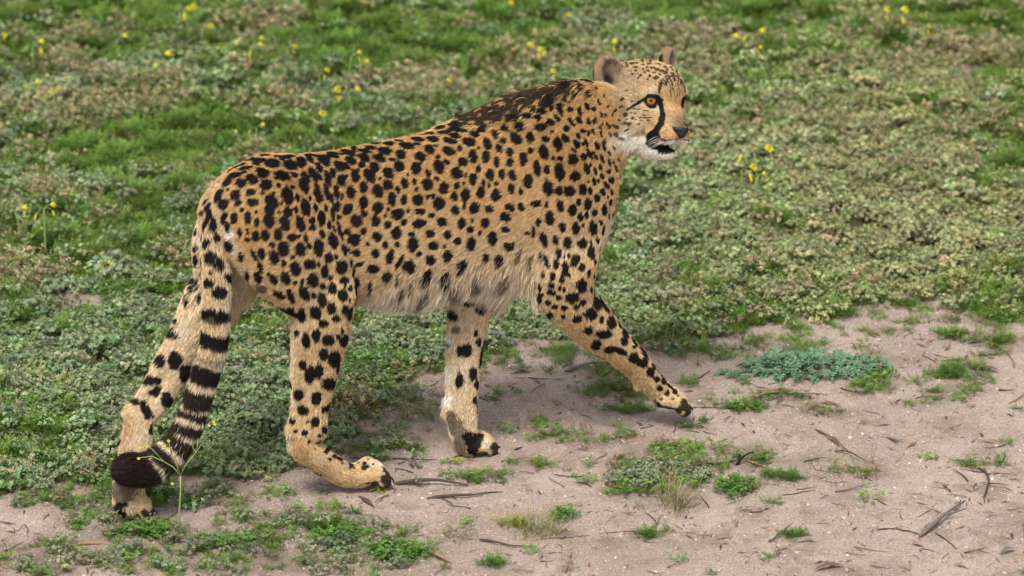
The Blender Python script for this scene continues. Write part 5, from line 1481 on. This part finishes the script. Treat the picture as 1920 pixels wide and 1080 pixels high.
x, y = gxy(1530, 692)
th = empty('thistle_rosette', (x, y, .0)); tag(th, 'low blue-green thistle rosette with lobed leaves spread on the sandy path', 'thistle')
rr = np.random.default_rng(12)
for i in range(120):
    o = link(bpy.data.objects.new('leaf', LOB[i % 5]), th)
    a = rr.uniform(0, 6.283); q = math.sqrt(rr.random())
    lx, ly = math.cos(a) * .150 * q, math.sin(a) * .055 * q; o.location = (lx, ly, .004 + .014 * (1 - q)); o.rotation_euler = (rr.normal(0, .15), rr.uniform(-.25, .45), (a if i % 2 else rr.uniform(0, 6.3)) + rr.normal(0, .5)); s_ = rr.uniform(.40, .78); o.scale = (s_,) * 3
for i in range(7):
    o = link(bpy.data.objects.new('leaf', LOB[i % 5]), th); o.location = (-.125 - .012 * i, -.03 + rr.normal(0, .012), .004); o.rotation_euler = (0, .25, 3.1 + rr.normal(0, .5)); s_ = rr.uniform(.4, .6); o.scale = (s_,) * 3
x, y = gxy(1345, 622)

# leafy weeds standing out from the cover
def clump(builder, mat, name, n, R, seed, s0=.7, s1=1.2, flat=1.0):
    b = LB(seed); r = b.r
    for i in range(n):
        sb = builder(seed * 31 + i); a = r.uniform(0, 6.283); q = math.sqrt(r.random()) * R; s = r.uniform(s0, s1) * (1 - .35 * q / R); ro = r.uniform(0, 6.283)
        cr, sr = math.cos(ro), math.sin(ro); off = np.array([math.cos(a) * q, math.sin(a) * q * flat, 0])
        base = len(b.v)
        b.v += [(off[0] + s * (cr * p[0] - sr * p[1]), off[1] + s * (sr * p[0] + cr * p[1]), s * p[2]) for p in sb.v]
        b.f += [tuple(base + k for k in f_) for f_ in sb.f]; b.c += sb.c
    return b.mesh(name, mat)
def stick_mesh(L, r0, seed, mat, bend=.25, fork=False, arch=0.0):
    b = LB(seed); r = b.r; n_ = 9; p = np.array([-L / 2, 0., r0 * .8]); d = np.array([1., 0, 0]); path = []; rad = []
    for i in range(n_):
        t = i / (n_ - 1); path.append(p + np.array([0, 0, arch * math.sin(math.pi * t)])); rad.append(r0 * (1 - .72 * t) * r.uniform(.82, 1.15) * (.45 if i == 0 else 1))
        d = unit(d + np.array([0, r.normal(0, bend), r.normal(0, bend * .15)])); d[2] *= .3; p = p + d * L / (n_ - 1)
    b.tube(path, rad, 1, 7)
    if fork:
        q = path[4]; d2 = unit([.7, .7 if seed % 2 else -.7, .15]); b.tube([q, q + d2 * L * .14, q + d2 * L * .24 + [L * .04, 0, 0]], [r0 * .5, r0 * .35, r0 * .1], 1, 5)
    return b.mesh('stick', mat, True)
def dead_leaf(seed, L, mat, w=.22):
    b = LB(seed); b.leaf(np.array([-L / 2, 0, .003]), np.array([1., 0, .03]), np.array([0, 0, 1.]), L * .5, L * w * .8, 1, .05)
    b = LB(seed); n_ = 6; pts = []; 
    for i in range(n_ + 1):
        t = i / n_; hw = L * w / 2 * math.sin(math.pi * min(1, t * .94 + .03)) ** .8; cz = .003 + .006 * math.sin(t * 3.1); cy = L * .06 * math.sin(t * 2.6)
        pts += [(t * L - L / 2, cy - hw, cz + hw * .35), (t * L - L / 2, cy, cz), (t * L - L / 2, cy + hw, cz + hw * .30)]
    fs = []
    for i in range(n_):
        for k in (0, 1): fs.append((3 * i + k, 3 * i + k + 1, 3 * i + 3 + k + 1, 3 * i + 3 + k))
    b.poly(pts, fs, 1); return b.mesh('dead_leaf', mat, True)

weeds = [
 (600, 990, proto_feather, m_leafgreen, 16, .055, .5, 'dense dark green weed between the path and the near foreground clover', 'weed'),
 (745, 1040, proto_broad, m_clover, 18, .060, .5, 'bright green clover patch at the bottom edge below the near hind paw', 'clover'),
 (650, 1010, proto_broad, m_clover, 10, .050, .5, 'small clover patch beside the dense dark green weed', 'clover'),
 (270, 1008, proto_broad, m_clover, 14, .060, .5, 'bright green clover growing just in front of the rear paw under the tail', 'clover'),
 (420, 1020, proto_broad, m_clover, 12, .060, .5, 'leafy green clover to the right of the tall flower stem', 'clover'),
 (965, 800+180, proto_feather, m_yellowgreen, 4, .022, 1., 'small upright yellow-green sprig on the sand near the curled twig', 'sprig'),
 (1250, 893, proto_grey, m_greyleaf, 22, .085, .55, 'grey-green cushion bush in the middle of the sandy path', 'bush'),
 (1180, 905, proto_grey, m_greyleaf, 10, .05, .6, 'smaller grey-green cushion at the left of the grey-green path bush', 'bush'),
 (1375, 918, proto_broad, m_clover, 8, .035, .6, 'round green clover tuft in front of the black charred twig', 'clover'),
 (1462, 896, proto_feather, m_leafgreen, 9, .036, .6, 'mossy green tuft to the right of the black charred twig', 'tuft'),
 (1790, 702, proto_feather, m_leafgreen, 12, .045, .7, 'bright green feathery weed near the right edge of the path', 'weed'),
 (1783, 628, proto_feather, m_leafgreen, 7, .028, .7, 'small green tuft on bare sand near the far edge of the path', 'tuft'),
 (1217, 1003, proto_feather, m_leafgreen, 5, .018, .7, 'single bright green tuft alone on the sand at the bottom of the picture', 'tuft'),
 (930, 1062, proto_feather, m_leafgreen, 4, .018, .7, 'tiny green tuft at the very bottom edge below the curled twig', 'tuft'),
 (1486, 1008, proto_feather, m_leafgreen, 4, .016, .7, 'tiny green tuft on open sand left of the forked driftwood stick', 'tuft'),
 (1400, 768, proto_feather, m_leafgreen, 7, .040, .5, 'flat green weed just to the right of the reaching front paw', 'weed'),
 (1045, 968, proto_broad, m_clover, 4, .025, .7, 'sparse small clover on the sand below the standing front paw', 'clover'),
 (30, 790, proto_broad, m_clover, 10, .05, .6, 'bright broad-leaved clump at the left edge behind the raised heel', 'clump'),
 (1240, 70+590, proto_grey, m_greyleaf, 5, .03, .7, 'low grey-green cushion at the edge of the path below the reaching foreleg', 'bush'),
 (1345, 625, proto_grey, m_greyleaf, 7, .035, .7, 'pale leafy plant where the cover meets the sand above the thistle', 'plant'),
]
for (px, py, bld, mt, n_, R, flat, lab, cat) in weeds:
    nm = {'clover': 'clover_patch', 'bush': 'cushion_bush', 'sprig': 'weed_sprig', 'tuft': 'weed_tuft', 'clump': 'leaf_clump', 'plant': 'leafy_plant'}.get(cat, 'weed_plant')
    place(nm, clump(bld, mt, nm, n_, R, int(px), .8, 1.25, flat), px, py, lab, cat)
grasses = [
 (1000, 995, 90, (.05,.10), .020, m_drygrass, 1.0, 'wiry olive grass tuft between two curled twigs on the sand'),
 (1045, 1000, 50, (.03,.06), .014, m_drygrass, .9, 'small dry grass tuft right beside the wiry olive tuft'),
 (1268, 950, 110, (.06,.13), .018, m_drygrass, 1.5, 'upright straw-coloured grass tuft in front of the grey-green path bush'),
 (1570, 880, 120, (.03,.055), .040, m_drygrass, .9, 'broad low olive grass tuft on the sand beside a curved dead leaf'),
 (860, 1003, 70, (.03,.06), .024, m_drygrass, .8, 'sprawling olive grass tuft left of the wiry olive tuft'),
 (560, 195, 120, (.10,.20), .025, leaf_material('tuft_bluish', (.16,.21,.13)), 2.2, 'hazy blue-green grass tuft standing above the rump in the background'),
 (735, 262, 150, (.10,.22), .035, leaf_material('tuft_bluish', (.17,.21,.12)), 1.4, 'arching blue-green grass tuft right behind the middle of the back'),
 (205, 500, 80, (.06,.14), .022, leaf_material('tuft_olive', (.20,.22,.09)), 1.6, 'thin olive grass tuft in the cover left of the tail base'),
 (1240, 635, 120, (.04,.08), .026, m_drygrass, 1.1, 'olive grass tuft behind the wrist of the reaching foreleg'),
 (1140, 725, 150, (.03,.06), .026, m_drygrass, .8, 'flat trampled olive grass under the reaching foreleg'),
]
for (px, py, n_, L_, sp, mt, up_, lab) in grasses:
    place('grass_tuft', proto_grass(int(px * 3), n_, L_, sp, .0014, up_).mesh('grass_tuft', mt), px, py, lab, 'grass tuft')

sticks = [  # px, py, length px, radius mm, screen turn deg, bark, bend, fork, arch, label
 (795, 903, 150, 5.5, 8, m_bark, .12, False, .010, 'dark bent stick lying right of the near hind paw'),
 (865, 920, 130, 4.0, 12, m_bark, .22, False, .006, 'dark hooked stick below the dark bent stick'),
 (1765, 975, 110, 5.5, 32, m_bark2, .10, True, .010, 'forked grey driftwood stick standing up from the sand at lower right'),
 (1690, 990, 90, 2.5, 5, m_bark, .2, False, .0, 'thin dark twig running to the foot of the forked driftwood'),
 (955, 1020, 110, 3.2, -6, m_bark, .35, False, .004, 'curled dark twig below the wiry olive grass tuft'),
 (1395, 870, 50, 5.0, 75, simple_mat('charred', (.012,.010,.009), .8, .2), .3, True, .012, 'black charred twig sticking up beside the path bush'),
 (1345, 880, 80, 3.5, -4, simple_mat('charred', (.015,.012,.010), .8, .2), .2, False, .004, 'black charred twig lying flat left of the upright one'),
 (790, 862, 110, 2.0, -3, m_bark, .15, False, .0, 'thin dark twig just above the dark bent stick'),
 (1100, 692, 90, 5.0, 10, m_bark2, .10, False, .006, 'weathered grey stick under the elbow of the reaching foreleg'),
 (1610, 855, 90, 2.4, -10, m_bark, .25, False, .010, 'arched dark twig over the broad low olive grass tuft'),
 (1560, 828, 70, 3.0, -35, m_dead, .1, False, .006, 'reddish leaning twig above the broad low olive grass tuft'),
 (1330, 764, 140, 2.0, 3, m_bark, .15, False, .0, 'thin dark twig beside the claws of the reaching paw'),
 (1500, 738, 110, 1.8, 0, m_bark, .15, False, .0, 'thin dark twig below the thistle rosette'),
 (1870, 910, 80, 3.5, -45, m_bark, .15, True, .004, 'short dark forked twig near the right edge'),
 (1855, 885, 110, 1.8, -5, m_bark, .2, False, .0, 'long thin twig above the short forked twig at right'),
 (1210, 995, 170, 1.6, 3, m_dead, .1, False, .0, 'long thin reddish twig near the single bright green tuft'),
 (1060, 1012, 90, 1.8, -2, m_bark2, .15, False, .0, 'thin grey twig right of the curled dark twig'),
 (560, 873, 80, 1.8, -4, m_bark, .1, False, .0, 'thin dark twig behind the near heel'),
 (1870, 590, 90, 2.0, -8, m_bark, .1, False, .0, 'thin dark twig on the sand at the far right edge of the path'),
 (1800, 1020, 90, 1.8, -22, m_bark, .1, False, .0, 'thin dark twig below the forked driftwood stick'),
 (330, 1005-30, 110, 2.5, 20, m_bark2, .15, False, .0, 'grey twig lying between the rear paw and the clover'),
 (690, 860, 70, 2.2, -2, m_bark, .1, False, .0, 'thin dark twig hidden behind the near hind paw'),
 (900, 850, 110, 2.2, 10, m_bark, .2, False, .0, 'thin dark twig leading to the standing front paw'),
 (1500, 930, 70, 1.5, 0, m_bark, .1, False, .0, 'short thin twig on open sand in front of the mossy green tuft'),
 (1630, 1035, 60, 1.5, -15, m_bark2, .1, False, .0, 'short grey twig at the bottom of the open sand'),
 (1800, 60+30, 40, 3.0, 60, leaf_material('straw', (.5,.36,.14)), .05, False, .05, 'pale straw stalk poking up in the far right background'),
]
for i, (px, py, Lp, rm, ang, mt, bend, fork, arch, lab) in enumerate(sticks):
    # an angle on the picture becomes a heading on the ground
    a = math.atan2(math.sin(math.radians(ang)) / math.sin(PITCH), math.cos(math.radians(ang)))
    L = Lp / PXM / math.hypot(math.cos(a), math.sin(a) * math.sin(PITCH)) * (1 if abs(ang) < 50 else .5)
    o = place('stick', stick_mesh(min(L, .30), rm / 1000, 300 + i, mt, bend, fork, arch), px, py, lab, 'stick', None, a)
    if abs(ang) > 50: o.rotation_euler = (0, -math.radians(55), math.radians(20))
leaves = [
 (88, 906, 46, 0, m_dead, 'reddish brown dead leaf on the cover at the left edge'),
 (500, 925, 34, -25, m_dead, 'tan dead leaf behind the heel of the near hind foot'),
 (427, 925, 20, -40, m_deadg, 'small pale grey dead leaf left of the tan one'),
 (445, 966, 36, 0, m_bark2, 'dark flat bark chip in front of the rear feet'),
 (1850, 698, 60, -5, m_dead, 'brown dead leaf beside the bright green feathery weed'),
 (1560, 830, 50, -35, m_dead, 'reddish dead leaf above the broad low olive grass tuft'),
 (1315, 873, 34, -8, m_bark2, 'dark bark chip by the black charred twig'),
 (1513, 1020, 44, 2, m_deadg, 'long grey-brown dead leaf in the open sand at the bottom'),
 (1357, 1013, 40, 0, leaf_material('dead_leaf_olive', (.20,.20,.09), .7, .1), 'olive green fallen leaf on the sand'),
 (1555, 1068, 64, 6, m_dead, 'long dark dead leaf at the bottom edge'),
 (1860, 668, 40, 4, m_bark2, 'curled dark bark flake near the right edge'),
 (1095, 910, 40, -20, m_bark2, 'grey curled bark flake right of the sandy middle'),
 (1690, 826, 24, 0, m_deadg, 'small pale bluish dead leaf on the sand at right'),
 (1200, 800-96, 26, 10, m_deadg, 'pale grey dead leaf under the reaching forearm'),
 (975, 700, 50, 0, m_bark2, 'dark bark flake on the sand between the front legs'),
 (1770, 538, 60, 0, m_bark2, 'brown bark slab at the far edge of the cover'),
 (1685, 512, 36, 20, m_bark, 'dark bark chip in the cover above the brown slab'),
 (1320, 480, 50, 0, m_bark, 'dark slab of bark in the cover right of the chest'),
 (1890, 1040, 40, 10, m_bark2, 'grey bark flake in the lower right corner'),
 (820, 1050, 40, -20, m_deadg, 'pale dead leaf right of the bright clover patch'),
]
for i, (px, py, Lp, ang, mt, lab) in enumerate(leaves):
    a = math.atan2(math.sin(math.radians(ang)) / math.sin(PITCH), math.cos(math.radians(ang)))
    inveg = py < 600
    chip = 'bark' in lab
    place('bark_chip' if chip else 'dead_leaf', dead_leaf(400 + i, Lp / PXM * .85, mt, .38 if chip else .24), px, py, lab, 'bark' if chip else 'dead leaf', None, a, 1, .02 if inveg else .001)

# stones in the bare patches
for i, (px, py, r_, lab) in enumerate([(735,50,.022,'pale stone leftmost in the row on the bare strip at the top'),(752,46,.018,'pale stone second in the row at the top'),(772,50,.016,'small pale stone in the middle of the row at the top'),(792,47,.022,'largest pale stone at the right end of the row at the top'),
                        (120,574,.020,'pale flat stone in the bare patch at the left'),(132,580,.013,'small pale stone beside the flat one in the left bare patch'),(98,582,.016,'darker grey stone in the left bare patch'),(290,398,.022,'pinkish stone in the cover left of the rump'),(312,400,.016,'smaller pinkish stone right of the other near the rump')]):
    place('stone', proto_stone(500 + i).mesh('stone', m_rock), px, py, lab, 'stone', 'stones in the bare patches', i, r_)

# yellow flowers on thin stems
def make_flower(seed, H, lean, size, nb, open_=True):
    r = np.random.default_rng(seed)
    root_ = bpy.data.objects.new('yellow_flower', None); link(root_)
    b = LB(seed); path = [np.array([lean * t * t, 0, H * t]) for t in np.linspace(0, 1, 7)]
    b.tube(path, [.0024, .0023, .0021, .0020, .0018, .0016, .0013], 1, 5)
    top = path[-1]
    ends = []
    for k in range(nb + (1 if open_ else 0)):
        a = r.uniform(0, 6.283) if k else 0.3; d = unit([math.cos(a) * .8, math.sin(a) * .4, .5 if k == 0 else .1]); e = top + d * size * (.9 if k == 0 else 1.1) - np.array([0, 0, .006 * k])
        b.tube([top, top + d * size * .5 + [0, 0, .003], e], [.0008, .0007, .0006], 1, 4); ends.append((e, d))
    link(bpy.data.objects.new('stem', b.mesh('stem', m_stem, True)), root_)
    for k, (e, d) in enumerate(ends):
        pb = LB(seed + k)
        if k == 0 and open_:
            ax = unit([d[0] * .8 + .15, d[1] - .5, .15]); u1 = unit(np.cross(ax, [0, 0, 1])); u2 = np.cross(u1, ax)
            for j in range(5):
                an = 6.283 * j / 5; dd = ax * .9 + (u1 * math.cos(an) + u2 * math.sin(an)) * .5
                c = r.uniform(.85, 1.1); pb.leaf(e, dd, ax, size * .95, size * .62, (c, c, c), -.12)
            link(bpy.data.objects.new('blossom', pb.mesh('blossom', m_petal)), root_)
        else:
            ax = unit([d[0] * .3, d[1] * .2, -1]); pb.tube([e, e + ax * size * .3, e + ax * size * .75, e + ax * size * .95], [.0008, size * .12, size * .14, size * .03], 1, 6)
            link(bpy.data.objects.new('bud', pb.mesh('bud', m_petal, True)), root_)
    return root_
fl_list = [(8,62,50,20,1),(68,78,60,22,2),(55,153,70,20,2),(112,162,60,16,2),(88,171,40,20,0),(338,14,60,22,0),(358,11,60,26,1),(386,46,50,22,0),(220,68,40,20,0),(310,102,60,26,1),(484,70,50,18,0),(473,82,60,20,1),(552,84,70,18,1),(606,128,60,18,1),(612,167,40,26,1),(600,211,50,24,0),
           (488,232,50,16,1),(660,98,60,18,1),(668,167,60,22,1),(683,112,60,16,1),(940,5,40,24,0),(990,83,50,24,0),(999,95,60,30,1),(1022,129,60,20,1),(1149,79,60,24,1),(1370,69,50,24,1),(1413,58,60,22,1),(1428,86,60,16,1),(1653,18,70,22,1),(1674,18,70,28,2),
           (1430,279,95,32,1),(1399,311,60,26,1),(1421,325,50,16,1),(44,389,60,22,1),(90,383,90,20,2),(348,447,60,20,0),(842,148,50,18,1),(1060,25,40,18,0),(193,487,60,16,1),(1745,45,60,14,1)]
named = {30: 'largest yellow flower on a tall stem in the cover right of the muzzle', 31: 'yellow flower low and left of the largest one beside the muzzle', 22: 'big drooping yellow flower above the withers', 21: 'small pale yellow flower touching the big drooping one above the withers',
         14: 'yellow flower straight above the middle of the back', 15: 'yellow flower just below and left of the one above the mid back', 29: 'large yellow flower at the top right of the picture', 28: 'smaller yellow flower left of the large one at the top right',
         0: 'yellow flower cut by the left edge near the top', 6: 'larger yellow flower of the pair at the top left', 5: 'smaller yellow flower of the pair at the top left', 9: 'wide yellow flower alone in the upper left', 20: 'yellow flower touching the top edge of the picture left of the head', 24: 'yellow flower above the space between the ears', 25: 'yellow flower right of the far ear',
         33: 'yellow flower at the left edge level with the rump', 34: 'thin stem with two hanging yellow buds left of the rump', 35: 'yellow flower right behind the tail base', 23: 'round yellow flower just above the neck', 4: 'yellow flower low in the upper left beside hanging buds'}
more = {1: 'upper yellow flower of the two at the far left above hanging buds', 2: 'yellow flower with hanging buds at the far left, level with the withers', 3: 'tall stem with hanging yellow buds in the upper left', 7: 'small yellow flower right of the pair at the top left', 8: 'tiny yellow flower between the upper left buds and the wide yellow flower',
        10: 'small yellow flower upper one of two above the rump', 11: 'small yellow flower lower one of two above the rump', 12: 'yellow flower with hanging buds above the rump to the right of the two', 13: 'yellow bud stem above the bluish grass tuft', 16: 'tiny yellow flower left of the bluish grass tuft above the rump',
        17: 'yellow flower high above the middle of the back', 18: 'yellow flower right of the one straight above the middle of the back', 19: 'tiny yellow bud flower under the high one above the back', 26: 'yellow flower in the group right of the far ear, topmost', 27: 'hanging yellow bud right of the far ear, lowest of its group',
        32: 'small yellow bud stem beside the largest flower near the muzzle', 36: 'small yellow flower above the dark nape mane', 37: 'yellow flower at the top edge above the head', 38: 'drooping yellow bud stem above the rump at the left', 39: 'small pale yellow flower at the top right beside the larger pair'}
for i, (px, py, hp, sp, nb) in enumerate(fl_list):
    H = hp / PXM / math.cos(PITCH) * 1.05
    p = hit_plane(px, py, np.array([0, 0, H + .02]), aZ)
    o = make_flower(600 + i, H, .01 * ((i % 3) - 1), sp / PXM * .80, nb)
    o.location = (p[0] - .01, p[1], .008); o.rotation_euler = (0, 0, (i * .7) % .8 - .4)
    o['category'] = 'flower'; o['group'] = 'yellow flowers in the ground cover'
    o['label'] = named.get(i) or more.get(i, 'small yellow flower on a thin stem among the background cover')

# tall flowering weed in front of the tail
x, y = gxy(338, 1008)
tw = empty('flowering_weed', (x, y, .0)); tag(tw, 'tall thin flowering weed with tiny yellow flowers standing in front of the tail tip', 'weed')
def up_at(px, py, dy=0.0):                       # a point above the plant's foot, in the upright plane through it
    return hit_plane(px, py, np.array([x, y + dy, 0]), np.array([0, 1.0, 0])) - np.array([x, y, 0])
b = LB(7)
b.tube([up_at(338,1006), up_at(336,960), up_at(339,920), up_at(338,892)], [.0021, .0020, .0018, .0016], 1, 6)
for br in [[(338,892),(330,868),(322,850),(314,846)], [(338,892),(325,876),(308,866),(300,858)], [(338,892),(348,872),(366,850),(385,822),(392,802)], [(322,850),(318,835),(316,826)], [(308,866),(286,856),(262,858)], [(366,850),(360,835),(352,826)], [(300,858),(285,842),(276,836)]]:
    b.tube([up_at(*q) for q in br], list(np.linspace(.0013, .0006, len(br))), 1, 5)
link(bpy.data.objects.new('stem', b.mesh('stem', m_stem, True)), tw)
for i, (px, py) in enumerate([(262,838),(260,859),(316,843),(323,906),(308,770+65),(392,797),(403,795),(400,790),(276,836),(316,826),(308,769)]):
    if i == 10: continue
    fb = LB(50 + i); e = up_at(px, py)
    for j in range(5):
        an = 6.283 * j / 5 + i; fb.leaf2(e, np.array([math.cos(an), -.3, math.sin(an)]), np.array([0, -1., 0]), .0042, .0032, 1)
    link(bpy.data.objects.new('blossom', fb.mesh('blossom', m_petal)), tw)
# yellow-green sprig touching the near hind paw
place('weed_sprig', clump(proto_broad, m_yellowgreen, 'weed_sprig', 4, .020, 77, .45, .7, .4), 712, 922, 'bright yellow-green sprig pressed against the claws of the near hind paw', 'sprig')
place('weed_sprig', clump(proto_broad, m_yellowgreen, 'weed_sprig', 3, .020, 78, .4, .6, .4), 868, 872, 'small bright green sprig at the heel of the standing front paw', 'sprig')
print('done t', round(time.time() - T0, 1))
